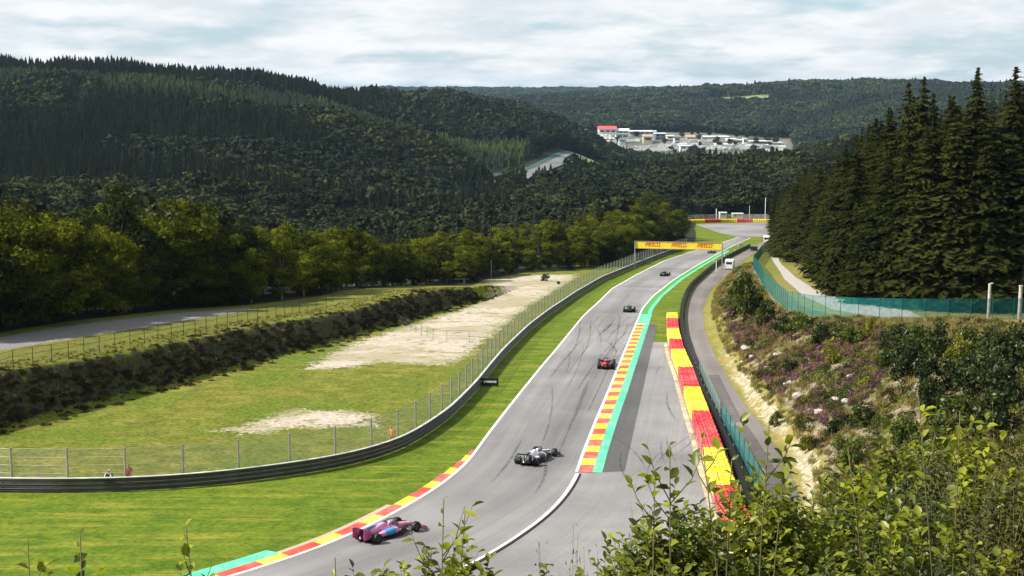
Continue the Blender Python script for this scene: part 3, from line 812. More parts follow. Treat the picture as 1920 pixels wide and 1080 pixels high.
def sweep(P, profile, z=None, Hf=Hc):
    """profile (list of (lateral, height)) run along plan line P"""
    N = normals(P); rings = []
    for q, n in zip(P, N):
        g = ZC - float(Hf(q[1])) if z is None else z
        rings.append([(q[0] + n[0] * a, q[1] + n[1] * a, g + h) for a, h in profile])
    return MB().loft(rings)
def posts_at(P, spacing):
    S = arclen(P); n = max(int(round(S[-1] / spacing)), 1)
    return [at_s(P, S, S[-1] * i / n) for i in range(n + 1)]
def fence(name, label, cat, P, spacing, z0, z1, pmat, vmat, prad, cables=(), cmat=None, Hf=None, group=None, lean=0.0):
    pts = posts_at(P, spacing)
    root = empty(name, (pts[0][0], pts[0][1], 0), 0, label, cat, group)
    inv = Vector((-pts[0][0], -pts[0][1], 0))
    zf = (lambda p: ZC - float(Hf(p[1]))) if Hf is not None else (lambda p: gz(p[0], p[1]))
    Z = [zf(p) for p in pts]
    nz = z1 - z0
    mb = MB().tube([(0, 0, -0.3), (0, 0, z1 + 0.06)], prad, 7)
    pm = mb.mesh('post', pmat)
    for p, z in zip(pts, Z):
        link('post', pm, root, (p[0] + inv.x, p[1] + inv.y, z))
    for (p, z), (q, w) in zip(zip(pts[:-1], Z[:-1]), zip(pts[1:], Z[1:])):
        a, b = Vector((p[0], p[1], z)) + inv, Vector((q[0], q[1], w)) + inv
        V = [a + Vector((0, 0, z0)), b + Vector((0, 0, z0)), b + Vector((0, 0, z1)), a + Vector((0, 0, z1))]
        MB().add(V, [(0, 1, 2, 3)]).build('mesh_panel', vmat, root)
    for c in cables:
        MB().tube([Vector((p[0], p[1], z + c)) + inv for p, z in zip(pts, Z)], 0.012 if cmat is None else 0.02, 4).build('cable', cmat or pmat, root)
    return root

# ------------------------------------------------------------------ left guardrail and catch fence
gr = empty('guardrail', (0, 0, 0), 0, 'long dark triple-rail steel guardrail curving along the left grass verge', 'guardrail')
W = [(0.0, -0.155), (0.05, -0.13), (0.085, -0.10), (0.085, -0.055), (0.02, -0.02), (0.02, 0.02), (0.085, 0.055), (0.085, 0.10), (0.05, 0.13), (0.0, 0.155), (-0.02, 0.155), (-0.02, -0.155)]
BL2 = BARR_L
for k, zc_h in enumerate((0.22, 0.55, 0.88)):
    sweep(BL2, [(a + 0.06, h + zc_h) for a, h in W]).build('rail', M_RAIL, gr, smooth=False)
sweep(BL2, [(-0.08, 1.055), (0.15, 1.055), (0.15, 1.10), (-0.08, 1.10)]).build('top_cap', M_RAILTOP, gr)
pm = MB().box((0, 0, 0.45), (0.12, 0.1, 1.15)).mesh('guardrail_post', M_GALV)
for p in posts_at(offset(BL2, -0.12), 4.0): link('post', pm, gr, (p[0], p[1], ZC - float(Hc(p[1]))))
fence('catch_fence', 'tall grey wire catch fence on posts behind the left guardrail', 'fence', offset(BARR_L, -0.55), 4.1, 0.15, 3.15, M_POST, V_GREY, 0.075, (1.3, 1.9, 2.5, 3.12), None, Hc)
# ------------------------------------------------------------------ right barrier, tyre wall
rb_ = empty('belt_barrier', (0, 0, 0), 0, 'low black rubber-faced barrier along the inside of the service road', 'barrier')
BR2 = sub(BARR_R, 84, 440); S_B = arclen(BR2); nseg = int(S_B[-1] / 4.0)
for i in range(nseg):
    ss = np.linspace(S_B[-1] * i / nseg, S_B[-1] * (i + 0.992) / nseg, 4); Q = np.array([at_s(BR2, S_B, s) for s in ss])
    sweep(Q, [(-0.12, 0.0), (-0.10, 1.02), (0.16, 1.04), (0.20, 0.0)]).build('belt_panel', M_BLACK, rb_)
pm = MB().box((0, 0, 0.5), (0.1, 0.12, 1.12)).mesh('barrier_post', M_GALV)
for p in posts_at(offset(BR2, 0.28), 4.0): link('post', pm, rb_, (p[0], p[1], ZC - float(Hc(p[1]))))

def tyre_stack_rings(n=9, tyres=5, r=0.305, ht=0.2):
    prof = []
    for k in range(tyres):
        b = k * ht
        prof += [(r * 0.86, b + 0.012), (r, b + 0.06), (r, b + 0.14), (r * 0.86, b + 0.188)]
    prof += [(r * 0.52, tyres * ht - 0.01), (r * 0.46, tyres * ht - 0.12)]
    V = [(rr * math.cos(2 * math.pi * j / n), rr * math.sin(2 * math.pi * j / n), z) for rr, z in prof for j in range(n)]
    F = [(i * n + j, i * n + (j + 1) % n, (i + 1) * n + (j + 1) % n, (i + 1) * n + j) for i in range(len(prof) - 1) for j in range(n)]
    F.append(tuple(range((len(prof) - 1) * n, len(prof) * n)))
    return V, F
TSV, TSF = tyre_stack_rings()
def tyre_wall(name, label, line, ys, first_red, rows=(0.30, 0.88, 1.40), group=None, Hf=Hc):
    root = empty(name, (0, 0, 0), 0, label, 'tyre wall', group)
    S = arclen(line)
    rj = random.Random(3)
    for i, (ya, yb) in enumerate(zip(ys[:-1], ys[1:])):
        sa, sb2 = float(np.interp(ya, line[:, 1], S)), float(np.interp(yb, line[:, 1], S))
        red = (i % 2 == 0) == first_red
        mb = MB(); n = max(int((sb2 - sa) / 0.62), 2)
        for k in range(n):
            s = sa + (sb2 - sa) * (k + 0.5) / n
            q = at_s(line, S, s); q2 = at_s(line, S, s + 0.1); T = (q2 - q) / np.linalg.norm(q2 - q); N = np.array([T[1], -T[0]])
            for d in rows:
                p = q + N * (d + rj.uniform(-0.03, 0.03)); z = ZC - float(Hf(p[1])); sc = rj.uniform(0.98, 1.03)
                mb.add([(v[0] + p[0], v[1] + p[1], v[2] * sc + z) for v in TSV], TSF)
        o = mb.build('tyre_section', M_TRED if red else M_TYEL, root)
        o['label'] = 'run of %s painted tyre stacks' % ('red' if red else 'yellow')
    return root
ysw = [on(px, py)[1] for px, py in [(1395, 1058), (1352, 1003), (1336, 933), (1316, 860), (1295, 789), (1281, 742), (1271, 704), (1257, 669), (1252, 649), (1250, 628), (1250, 608), (1250, 592)]]
tyre_wall('tyre_wall', 'red and yellow painted tyre wall running beside the wide asphalt run-off', tl, ysw, False)

# ------------------------------------------------------------------ fences on the right
GF = GFENCE[:-1]
fence('green_mesh_fence', 'long teal-green wire mesh fence on top of the heather bank at right', 'fence', resample(GF, 1.0, 1.2), 2.6, 0.02, 2.55, M_GPOST, V_TEAL, 0.035, (2.55,), None)
fence('debris_fence', 'short grey-green mesh fence beside the yellow tyres, farther of two', 'fence', pl([(1349, 792), (1330, 748), (1312, 704)], Hc, 1.0, 0.5), 3.0, 0.05, 2.0, M_POST, V_TEAL2, 0.04, (2.0,), None, Hc, 'debris fences by the service road')
fence('debris_fence', 'dark green mesh fence behind the foreground leaves, nearer of two', 'fence', pl([(1432, 950), (1400, 885), (1376, 840), (1353, 800)], Hc, 1.0, 0.5), 3.0, 0.05, 2.2, M_GPOST, V_TEAL, 0.04, (2.2,), None, Hc, 'debris fences by the service road')
# ------------------------------------------------------------------ fence on the left terrace
LF = np.array([on(a, b, Ht) for a, b in [(-130, 727), (-40, 706), (37, 690), (108, 678), (173, 665), (258, 648), (333, 633), (400, 619), (480, 603), (523, 595), (580, 583), (612, 578)]])
fence('field_fence', 'long low fence of thin dark posts beside the gravel road at left', 'fence', resample(LF, 1.0, 1.5), 2.9, 0.05, 1.75, M_DPOST, V_DARK, 0.035, (1.78, 1.2), M_DPOST)
fence('wire_fence', 'tiny wire fence with thin posts standing on the pale gravel', 'fence', pl([(738, 604), (775, 622), (820, 641), (863, 640), (915, 645)], Hc, 1.0, 0.5), 3.2, 0.02, 1.5, M_DPOST, veil('wire_mesh_thin', (0.2, 0.19, 0.16), 0.05), 0.022, (1.5, 0.8), None, Hc)

# ------------------------------------------------------------------ sponsor gantry over the track
def text_mesh(body, size, mat, name='lettering', sx=1.0, depth=0.01):
    cu = bpy.data.curves.new(name, 'FONT'); cu.body = body; cu.size = size; cu.align_x = 'CENTER'; cu.align_y = 'CENTER'; cu.extrude = depth
    cu.offset = 0.012
    o = bpy.data.objects.new(name, cu); COL.objects.link(o)
    dg = bpy.context.evaluated_depsgraph_get(); me = bpy.data.meshes.new_from_object(o.evaluated_get(dg))
    bpy.data.objects.remove(o); me.materials.clear(); me.materials.append(mat)
    return me
M_BANY = paint('banner_yellow', (0.88, 0.66, 0.035), 0.5, 0, 0.12, 0.6)
M_BANR = paint('banner_red', (0.62, 0.06, 0.02), 0.5, 0, 0.15, 0.6)
M_BANB = paint('banner_brown', (0.30, 0.17, 0.02), 0.6)
gl_, gr_ = at_D(1190.5, 452.3, 336), at_D(1354.5, 456, 332)
mid = (gl_ + gr_) / 2; vec = gr_ - gl_; Lg = math.hypot(vec.x, vec.y); rzg = math.atan2(vec.y, vec.x)
zt = mid.z
gan = empty('track_gantry', (mid.x, mid.y, 0), rzg, 'yellow sponsor banner gantry with red lettering spanning the track', 'gantry')
hb = 1.66
for sx, q in ((-1, gl_), (1, gr_)):
    zb = gz(q.x, q.y) - 0.4
    MB().box((sx * Lg / 2, 0, (zb + zt + 0.1) / 2), (0.26, 0.26, zt + 0.1 - zb)).build('upright', M_GALV, gan)
MB().box((0, 0.12, zt - hb / 2), (Lg - 0.1, 0.10, hb)).build('banner', M_BANY, gan)
for zz in (zt + 0.05, zt - hb - 0.05): MB().box((0, 0.1, zz), (Lg, 0.2, 0.09)).build('beam', M_GALV, gan)
for f in (0.2, 0.5, 0.8): MB().box((Lg * (f - 0.5), 0.25, zt - hb / 2), (0.1, 0.12, hb)).build('brace', M_GALV, gan)
for f in (0.205, 0.507, 0.80):
    x0 = Lg * (f - 0.5)
    tmx = text_mesh('PIRELLI', 1.16, M_BANR)
    link('lettering', tmx, gan, (x0, 0.055, zt - hb / 2), (R(90), 0, 0), (1.02, 1.0, 1.0))
    MB().box((x0 + 0.2, 0.062, zt - hb * 0.5 + 0.52), (3.4, 0.012, 0.16)).build('letter_bar', M_BANR, gan)
# board on the left grass
bp = on(916, 725); bz = gz(*bp)
brd = empty('advert_board', (bp[0], bp[1], bz), R(-4), 'small black advertising board with white marks on the left grass verge', 'sign')
M_BRD = paint('board_black', (0.008, 0.008, 0.008), 0.5); M_MARK = paint('board_white', (0.8, 0.8, 0.78), 0.5)
MB().box((0, 0, 0.5), (2.1, 0.08, 0.82)).build('panel', M_BRD, brd)
for sx in (-0.9, 0.9): MB().box((sx, 0.1, 0.2), (0.07, 0.12, 0.44)).build('leg', M_BRD, brd)
mk = MB()
mk.box((-0.80, -0.046, 0.58), (0.20, 0.012, 0.09)); mk.box((-0.86, -0.046, 0.49), (0.08, 0.012, 0.12))
for i, wd in enumerate((0.16, 0.13, 0.17, 0.15, 0.14, 0.17, 0.15)): mk.box((-0.42 + i * 0.195, -0.046, 0.535), (wd, 0.012, 0.2 if i % 3 else 0.22))
mk.build('white_mark', M_MARK, brd)

# ------------------------------------------------------------------ posts and boards by the service road
def pole(name, label, cat, px, pyb, pyt, Hf, rad, mat, arm=None, group=None):
    p = on(px, pyb, Hf); z = gz(*p); D = p[1]; h = (pyb - pyt) / FPX * D * 1.02
    e = empty(name, (p[0], p[1], z), 0, label, cat, group)
    MB().tube([(0, 0, -0.4), (0, 0, h * 0.6), (0, 0, h)], [rad, rad * 0.9, rad * 0.8], 9).build('shaft', mat, e)
    if arm: MB().tube([(0, 0, h * 0.97), (arm * 0.7, 0, h), (arm, 0, h * 0.98)], 0.045, 6).build('arm', mat, e)
    MB().box((arm or 0, 0, h + 0.03), (0.26 if arm else rad * 1.5, 0.2 if arm else rad * 1.5, 0.1)).build('head', mat, e)
    return e
M_WPOST = paint('white_post', (0.75, 0.73, 0.72), 0.5, 0, 0.15, 2)
pole('marker_post', 'white post with a short arm beside the barrier near the gantry', 'post', 1343, 509, 490, Hc, 0.11, M_WPOST, -0.7)
pole('concrete_pole', 'pale pole behind the green fence, left of two', 'pole', 1853, 598, 531, Hcap, 0.20, M_CONC, 0.25, 'pale poles by the green fence')
pole('concrete_pole', 'pale pole behind the green fence at the right picture edge', 'pole', 1911, 598, 536, Hcap, 0.24, M_CONC, None, 'pale poles by the green fence')
pole('thin_pole', 'thin grey pole at the wood edge behind the pale gravel', 'pole', 921, 523, 489, Hc, 0.07, M_POST)
def board(px, pyb, wpx, hpx, label, mat):
    p = on(px, pyb); z = gz(*p); D = p[1]; w, h = wpx / FPX * D, hpx / FPX * D
    e = empty('marshal_board', (p[0], p[1], z), R(12), label, 'board', 'white boards by the barrier')
    MB().box((0, 0, h / 2 + 0.15), (w, 0.14, h)).build('panel', mat, e)
    for s in (-1, 1): MB().box((s * w * 0.4, 0.12, h * 0.3), (0.08, 0.1, h * 0.7)).build('leg', M_POST, e)
board(1361.5, 485, 7, 9, 'white board just right of the gantry upright', M_WPOST)
board(1379.5, 475.5, 4, 7, 'narrow white board past the gantry beside the black barrier', M_WPOST)
board(1389, 463, 10, 6, 'low white board where the track bends behind the gantry', M_WPOST)

# ------------------------------------------------------------------ far corner: tyre wall, fence, hut, masts
fa, fb = on(1292, 418.5), on(1444, 417.5)
fl_ = resample(np.array([fa, (fa + fb) / 2 + np.array([0, 5]), fb]), 1.0, 4)
rootf = empty('far_tyre_wall', (0, 0, 0), 0, 'distant red and yellow tyre wall across the far corner', 'tyre wall')
Sf = arclen(fl_); fr = [0, 0.21, 0.42, 0.62, 0.80, 1.0]
for i in range(5):
    mb = MB(); a, b = fr[i] * Sf[-1], fr[i + 1] * Sf[-1]; n = int((b - a) / 0.75)
    for k in range(n):
        q = at_s(fl_, Sf, a + (b - a) * (k + 0.5) / n)
        for dd in (0.0, -0.7): mb.add([(v[0] * 1.1 + q[0], v[1] * 1.1 + q[1] - dd, v[2] * 1.55 + ZC - float(Hc(q[1]))) for v in TSV], TSF)
    o = mb.build('tyre_section', M_TRED if i % 2 else M_TYEL, rootf); o['label'] = 'run of %s painted tyre stacks' % ('red' if i % 2 else 'yellow')
fence('far_catch_fence', 'pale wire catch fence behind the distant tyre wall', 'fence', fl_ + np.array([0, 3.0]), 4.0, 0.2, 3.6, M_GALV, V_PALE, 0.09, (3.6,), None, Hc)
hp = on(1360, 416); hp = hp + np.array([0, 8.0]); hz = gz(*hp)
hut = empty('marshal_hut', (hp[0], hp[1], hz), 0, 'small white hut with dark window behind the distant catch fence', 'hut')
MB().box((0, 0, 1.9), (3.2, 2.6, 3.8)).build('wall', M_WPOST, hut)
MB().box((0, 0, 3.9), (3.6, 3.0, 0.2)).build('roof', M_WPOST, hut)
MB().box((0.1, -1.32, 3.1), (2.0, 0.06, 0.7)).build('window', M_BRD, hut)
hp2 = on(1388, 416) + np.array([0, 8.0])
hut2 = empty('marshal_cabin', (hp2[0], hp2[1], gz(*hp2)), 0, 'low pale grey cabin right of the small white hut', 'hut')
MB().box((0, 0, 1.7), (5.0, 2.6, 3.4)).build('wall', M_CONC, hut2); MB().box((0, 0, 3.48), (5.3, 2.9, 0.16)).build('roof', M_WPOST, hut2); MB().box((-0.3, -1.32, 2.6), (3.0, 0.06, 0.8)).build('window', M_BRD, hut2)
for pxp, top, rad, lab in ((1343, 392, 0.22, 'short white mast left of the distant hut'), (1434.5, 372, 0.16, 'tall thin lamp mast at the right end of the distant fence'), (1405, 386, 0.10, 'thin grey mast behind the distant fence')):
    pole('mast', lab, 'mast', pxp, 414.5, top, Hc, rad, M_WPOST, None, 'masts at the far corner')

# ------------------------------------------------------------------ paddock: buildings and trucks two kilometres away
M_BW = [paint('wall_white', (0.74, 0.74, 0.72), 0.7, 0, 0.1, 0.1), paint('wall_pale_grey', (0.52, 0.53, 0.52), 0.7, 0, 0.1, 0.1), paint('wall_beige', (0.52, 0.43, 0.33), 0.8, 0, 0.1, 0.1), paint('wall_blue_grey', (0.13, 0.17, 0.22), 0.6, 0, 0.1, 0.1)]
M_ROOFS = {'w': paint('roof_white', (0.82, 0.83, 0.84), 0.6, 0, 0.08, 0.1), 'r': paint('roof_red', (0.52, 0.06, 0.075), 0.6, 0, 0.1, 0.1), 'g': paint('roof_grey_green', (0.10, 0.16, 0.14), 0.7, 0, 0.1, 0.1), 'd': paint('roof_dark', (0.06, 0.06, 0.07), 0.7, 0, 0.1, 0.1), 'b': paint('roof_brown', (0.34, 0.24, 0.17), 0.8, 0, 0.1, 0.1)}
M_PANE = paint('window_dark', (0.02, 0.023, 0.03), 0.25, 0, 0.1, 0.5)
def building(name, label, x0, x1, yt, yb, D, wall, roof, dep=16, rows=1, rz=0.0, gable=0.0, overhang=1.0, group='paddock buildings', ncol=None):
    u = FPX / D; w = (x1 - x0) / u; xc = ((x0 + x1) / 2 - 960) / u
    zt, zb = at_D(960, yt, D).z, at_D(960, yb, D).z
    g = min(nz1(xc, D), nz1(xc, D + dep)) - 1.0; zb = min(zb, g) if zb - g < 12 else g
    h = zt - zb; hv = zt - at_D(960, yb, D).z
    e = empty(name, (xc, D + dep / 2, zb), rz, label, 'building', group)
    MB().box((0, 0, h / 2), (w, dep, h)).build('wall', wall, e)
    if gable > 0:
        a, b = w / 2 + overhang, dep / 2 + overhang
        MB().add([(-a, -b, h), (a, -b, h), (a, b, h), (-a, b, h), (-a, 0, h + gable), (a, 0, h + gable)], [(0, 1, 5, 4), (2, 3, 4, 5), (0, 4, 3), (1, 2, 5), (0, 3, 2, 1)]).build('roof', roof, e)
    else:
        MB().box((0, 0, h + 0.25), (w + 2 * overhang, dep + 2 * overhang, 0.6)).build('roof', roof, e)
    nc = ncol or max(int(w / 7), 1)
    for r in range(rows):
        zz = h - hv * (r + 0.55) / rows
        for c in range(nc):
            MB().box(((c + 0.5) / nc * w * 0.94 - w * 0.47, -dep / 2 - 0.03, zz), (w / nc * 0.66, 0.14, hv / rows * 0.42)).build('window', M_PANE, e)
    return e
BW = M_BW; RF = M_ROOFS
building('grandstand', 'long low stand with a bright red roof at the left of the distant paddock', 1122, 1155, 242, 249, 2180, BW[0], RF['r'], 34, 1, 0, 4.5)
building('hospitality_tent', 'white peaked tent right beside the red-roofed stand', 1157, 1178, 245, 250, 2185, BW[1], RF['w'], 20, 1, 0, 3)
building('pit_building', 'long pit building with a bright white roof in the distant paddock', 1180, 1229, 246.5, 252, 2170, BW[1], RF['w'], 46, 1, R(-3), 0, 2)
building('control_tower', 'blue-grey glazed block with a white flat roof at the end of the pit building', 1227, 1247, 250.5, 268, 2120, BW[3], RF['w'], 24, 3)
building('hill_house', 'small white house on the slope above the glazed block', 1236, 1248, 241, 245.5, 2330, BW[0], RF['w'], 12, 1, 0, 2)
building('hill_cottage', 'tiny white cottage alone on the wooded slope', 1253, 1259, 241, 244.5, 2340, BW[0], RF['w'], 9, 1, 0, 2)
building('team_building', 'low building with grey-green roof left of centre in the paddock', 1154, 1178, 252, 258, 2110, BW[1], RF['g'], 18, 1, 0, 2)
building('garage_block', 'dark-roofed garage block in the middle of the paddock', 1160, 1173, 262, 266, 2040, BW[1], RF['g'], 14, 1, 0, 1.5)
building('brick_house', 'beige building with brown roof below the long white roof', 1205, 1222, 256, 264, 2085, BW[2], RF['b'], 16, 1, 0, 3)
building('service_block', 'small pale block right of the glazed tower', 1249, 1262, 255, 266, 2100, BW[0], RF['w'], 14, 2)
building('storage_block', 'grey storage block on the paddock slope', 1263, 1274, 258, 270, 2060, BW[1], RF['d'], 14, 2)
building('beige_house', 'beige house with brown gable roof in the middle of the paddock row', 1286, 1301, 257, 265, 2110, BW[2], RF['b'], 14, 1, 0, 3)
building('white_shed', 'long white shed low at the paddock edge above the spruces', 1274, 1298, 273.5, 280, 1960, BW[0], RF['w'], 14, 1)
building('main_hall', 'widest white hall in the right half of the paddock', 1314, 1365, 256.5, 266, 2110, BW[0], RF['w'], 30, 1)
building('stepped_hall', 'white hall stepping down right of the widest hall', 1363, 1379, 261, 276, 2060, BW[0], RF['w'], 22, 2)
building('terrace_block', 'white block with grey window bands in front of the widest hall', 1341, 1373, 271, 285, 1990, BW[0], RF['w'], 20, 2)
building('dark_gallery', 'white-roofed gallery open and dark underneath', 1378, 1393, 263, 272, 2070, BW[3], RF['w'], 16, 1)  # closed wall, its dark colour stands in for shade under the roof
building('stair_tower', 'slim white stair tower between the halls', 1392, 1398, 260, 284, 2030, BW[0], RF['w'], 9, 3)
building('grand_gallery', 'long gallery with thin white roof and a dark open front', 1406, 1446, 265, 272, 2060, BW[3], RF['w'], 20, 1)  # shade of the open front is painted as a dark closed wall
building('lower_terrace', 'pale low terrace block below the dark gallery', 1408, 1446, 272.5, 279, 2020, BW[1], RF['w'], 14, 1)
building('end_block', 'pale block at the right end of the paddock', 1446, 1464, 267.5, 276, 2050, BW[1], RF['w'], 16, 1)
building('gate_house', 'small white gatehouse just above the spruces at right', 1401, 1413, 280, 285, 1970, BW[0], RF['w'], 10, 1)
building('corner_office', 'small pale office at the left edge of the paddock', 1098, 1110, 254, 262, 2110, BW[1], RF['d'], 12, 1)
building('farm_house', 'little white building on its own left of the paddock', 1092, 1099, 243, 249, 2020, BW[0], RF['w'], 9, 1)
building('far_billboard_house', 'long white low building by the far stretch of track', 1027, 1054, 291.5, 296.5, 1235, BW[0], RF['w'], 5, 1, 0, 0, 0.4)
# parked transporters in rows
tr_m = {}
def truck(px, py, D, rz, wall, label, L=13.0):
    x = (px - 960) / FPX * D; z = nz1(x, D)
    e = empty('transporter', (x, D, z), rz, label, 'truck', 'white transporters parked in the paddock')
    if not tr_m:
        tr_m['box'] = MB().box((0, 0, 2.4), (2.6, 10.5, 3.2)).mesh('trailer', BW[0]); tr_m['box2'] = MB().box((0, 0, 2.4), (2.6, 10.5, 3.2)).mesh('trailer', BW[1])
        tr_m['cab'] = MB().box((0, 6.5, 1.9), (2.5, 2.2, 2.6), 0, 0, 0.92).mesh('cab', BW[1])
        w = MB()
        for yy in (-4, -2.8, 6.4): w.tube([(-1.28, yy, 0.5), (1.28, yy, 0.5)], 0.5, 8)
        tr_m['wh'] = w.mesh('wheels', M_BRD)
    link('trailer', tr_m['box' if wall == 0 else 'box2'], e); link('cab', tr_m['cab'], e); link('wheel_set', tr_m['wh'], e)
    return e
rt = random.Random(11)
k = 0
for row, (D, x0, x1) in enumerate([(2150, 1108, 1150), (2125, 1106, 1152), (2095, 1108, 1150), (2065, 1110, 1155), (2030, 1118, 1160), (2000, 1130, 1165)]):
    x = x0
    while x < x1:
        truck(x, 0, D + rt.uniform(-4, 4), R(rt.choice((0, 0, 90, 78)) + rt.uniform(-4, 4)), rt.random() < 0.3, 'white transporter parked in the rows at the left of the paddock')
        x += rt.uniform(4, 9)
for row, (D, x0, x1) in enumerate([(2035, 1185, 1300), (2005, 1175, 1330), (2060, 1300, 1345), (1975, 1190, 1400), (1950, 1290, 1460), (2000, 1395, 1470), (2110, 1180, 1225)]):
    x = x0
    while x < x1:
        truck(x, 0, D + rt.uniform(-6, 6), R(90 + rt.uniform(-12, 12)), rt.random() < 0.5, 'pale transporter parked on the open slope of the paddock'); x += rt.uniform(7, 20)
# ------------------------------------------------------------------ open-wheel race cars
def sring(y, zc, hw, hh, n=14, e=2.6, flat=0.0):
    """super-ellipse cross-section standing across the car at station y"""
    out = []
    for k in range(n):
        t = 2 * math.pi * k / n; c, s = math.cos(t), math.sin(t)
        x = math.copysign(abs(c) ** (2 / e), c) * hw; z = math.copysign(abs(s) ** (2 / e), s) * hh
        if flat and z < 0: z *= flat
        out.append((x, y, zc + z))
    return out
M_TYRE = paint('slick_tyre', (0.012, 0.012, 0.012), 0.6, 0, 0.3, 4, 0.3)
M_RIM = paint('wheel_rim', (0.05, 0.05, 0.055), 0.35, 0.6)
M_CARB = paint('carbon_black', (0.010, 0.010, 0.011), 0.38, 0, 0.2, 5, 0.5)
M_CHROME = paint('bare_metal', (0.6, 0.6, 0.62), 0.3, 0.8)
def gloss(name, col): return paint(name, col, 0.22, 0, 0.06, 2, 0.5)
car_cache = {}
def wheel_mesh(r, w):
    prof = [(r * 0.60, -w / 2), (r * 0.90, -w / 2), (r * 0.985, -w / 2 + 0.03), (r, -w / 2 + 0.06), (r, w / 2 - 0.06), (r * 0.985, w / 2 - 0.03), (r * 0.90, w / 2), (r * 0.60, w / 2)]
    n = 22; V = [(x, rr * math.cos(2 * math.pi * j / n), rr * math.sin(2 * math.pi * j / n)) for rr, x in prof for j in range(n)]
    F = [(i * n + j, i * n + (j + 1) % n, (i + 1) * n + (j + 1) % n, (i + 1) * n + j) for i in range(len(prof) - 1) for j in range(n)]
    ty = MB().add(V, F).mesh('tyre', M_TYRE, True)
    m = MB(); rr = r * 0.61
    for x in (-w / 2 + 0.02, w / 2 - 0.02):
        V = [(x, rr * math.cos(2 * math.pi * j / n), rr * math.sin(2 * math.pi * j / n)) for j in range(n)] + [(x * 0.75, 0, 0)]
        m.add(V, [(j, (j + 1) % n, n) for j in range(n)])
    return ty, m.mesh('rim', M_RIM)
def race_car(label, pos, heading, cols, steer=0.0):
    """cols: main body, second colour (engine cover/sidepod graphics), wing colour, accent"""
    main, second, wing, accent = cols
    e = empty('race_car', pos, heading, label, 'race car', 'race cars on the track')
    # survival cell and nose, lofted
    st = [(2.62, 0.30, 0.07, 0.05), (2.35, 0.31, 0.10, 0.075), (1.9, 0.36, 0.145, 0.11), (1.4, 0.43, 0.20, 0.15), (0.9, 0.48, 0.28, 0.19), (0.45, 0.49, 0.36, 0.24), (0.0, 0.47, 0.40, 0.27), (-0.45, 0.47, 0.38, 0.28), (-0.9, 0.46, 0.30, 0.26)]
    MB().loft([sring(y, z, w, h) for y, z, w, h in st]).build('body', main, e, True)
    # engine cover and air box
    st = [(-0.12, 0.70, 0.10, 0.06), (-0.32, 0.76, 0.16, 0.18), (-0.6, 0.72, 0.20, 0.24), (-1.0, 0.64, 0.22, 0.26), (-1.5, 0.54, 0.18, 0.24), (-1.95, 0.45, 0.11, 0.17), (-2.3, 0.40, 0.06, 0.09)]
    ec = MB().loft([sring(y, z, w, h, 14, 2.2) for y, z, w, h in st]).build('engine_cover', main, e, True)
    MB().loft([[(-0.012, y, z0), (0.012, y, z0), (0.012, y, z1), (-0.012, y, z1)] for y, z0, z1 in ((-0.95, 0.8, 0.9), (-1.5, 0.65, 0.93), (-2.15, 0.45, 0.86))]).build('shark_fin', second, ec)
    MB().box((0, -0.27, 0.82), (0.2, 0.05, 0.16)).build('air_intake', M_CARB, ec)
    MB().box((0, -0.36, 0.98), (0.22, 0.07, 0.06)).build('roll_camera', M_CARB, ec)
    # side pods
    for s in (-1, 1):
        st = [(0.28, 0.42, 0.20, 0.17), (0.10, 0.43, 0.27, 0.20), (-0.5, 0.41, 0.27, 0.20), (-1.0, 0.36, 0.20, 0.17), (-1.5, 0.28, 0.10, 0.11), (-1.8, 0.24, 0.05, 0.06)]
        xs = [0.52, 0.50, 0.48, 0.40, 0.28, 0.20]
        pod = MB().loft([[(x + s * xx, y2, z) for x, y2, z in sring(y, zc, w, h, 12, 3.0)] for (y, zc, w, h), xx in zip(st, xs)]).build('sidepod', main, e, True)
        MB().loft([[(x * 1.02 + s * xx, y2, zc + (z - zc) * 1.02) for x, y2, z in sring(y, zc, w, h, 12, 3.0)] for (y, zc, w, h), xx in zip([(-0.05, 0.43, 0.272, 0.202), (-0.5, 0.41, 0.272, 0.202), (-0.85, 0.375, 0.225, 0.18)], [0.497, 0.48, 0.427])], 0, False).build('livery_panel', second, pod, True)
        MB().box((s * 0.52, 0.30, 0.43), (0.34, 0.05, 0.26)).build('inlet', M_CARB, pod)
        MB().box((s * 0.52, 0.34, 0.70), (0.20, 0.08, 0.09)).build('mirror', M_CARB, e)
        MB().loft([[(s * 0.70, y, 0.10), (s * 0.72, y, 0.10), (s * 0.72, y, z), (s * 0.70, y, z)] for y, z in ((1.05, 0.28), (0.75, 0.48), (0.4, 0.42))]).build('bargeboard', M_CARB, e)
    MB().loft([[(-w, y, 0.05), (w, y, 0.05), (w, y, 0.085), (-w, y, 0.085)] for y, w in ((1.05, 0.34), (0.75, 0.72), (0.3, 0.80), (-1.25, 0.80), (-1.6, 0.55), (-2.25, 0.50))]).build('floor', M_CARB, e)
    MB().loft([[(-0.48, y, z0), (0.48, y, z0), (0.48, y, z1), (-0.48, y, z1)] for y, z0, z1 in ((-1.75, 0.09, 0.14), (-2.1, 0.16, 0.28), (-2.42, 0.28, 0.36))]).build('diffuser', M_CARB, e)
    # cockpit, helmet, halo
    MB().loft([[(x * 1.0, y, 0.735) for x, y in ((-0.2, -0.1), (0.2, -0.1), (0.23, 0.35), (0.16, 0.72), (-0.16, 0.72), (-0.23, 0.35))], [(x, y, 0.69) for x, y in ((-0.26, -0.14), (0.26, -0.14), (0.3, 0.35), (0.2, 0.8), (-0.2, 0.8), (-0.3, 0.35))]]).build('cockpit_rim', M_CARB, e)
    MB().loft([sring(y, 0.78, w, w * 1.05, 10, 2.0) for y, w in ((0.00, 0.03), (0.04, 0.10), (0.14, 0.14), (0.25, 0.12), (0.31, 0.04))]).build('driver_helmet', accent, e, True)
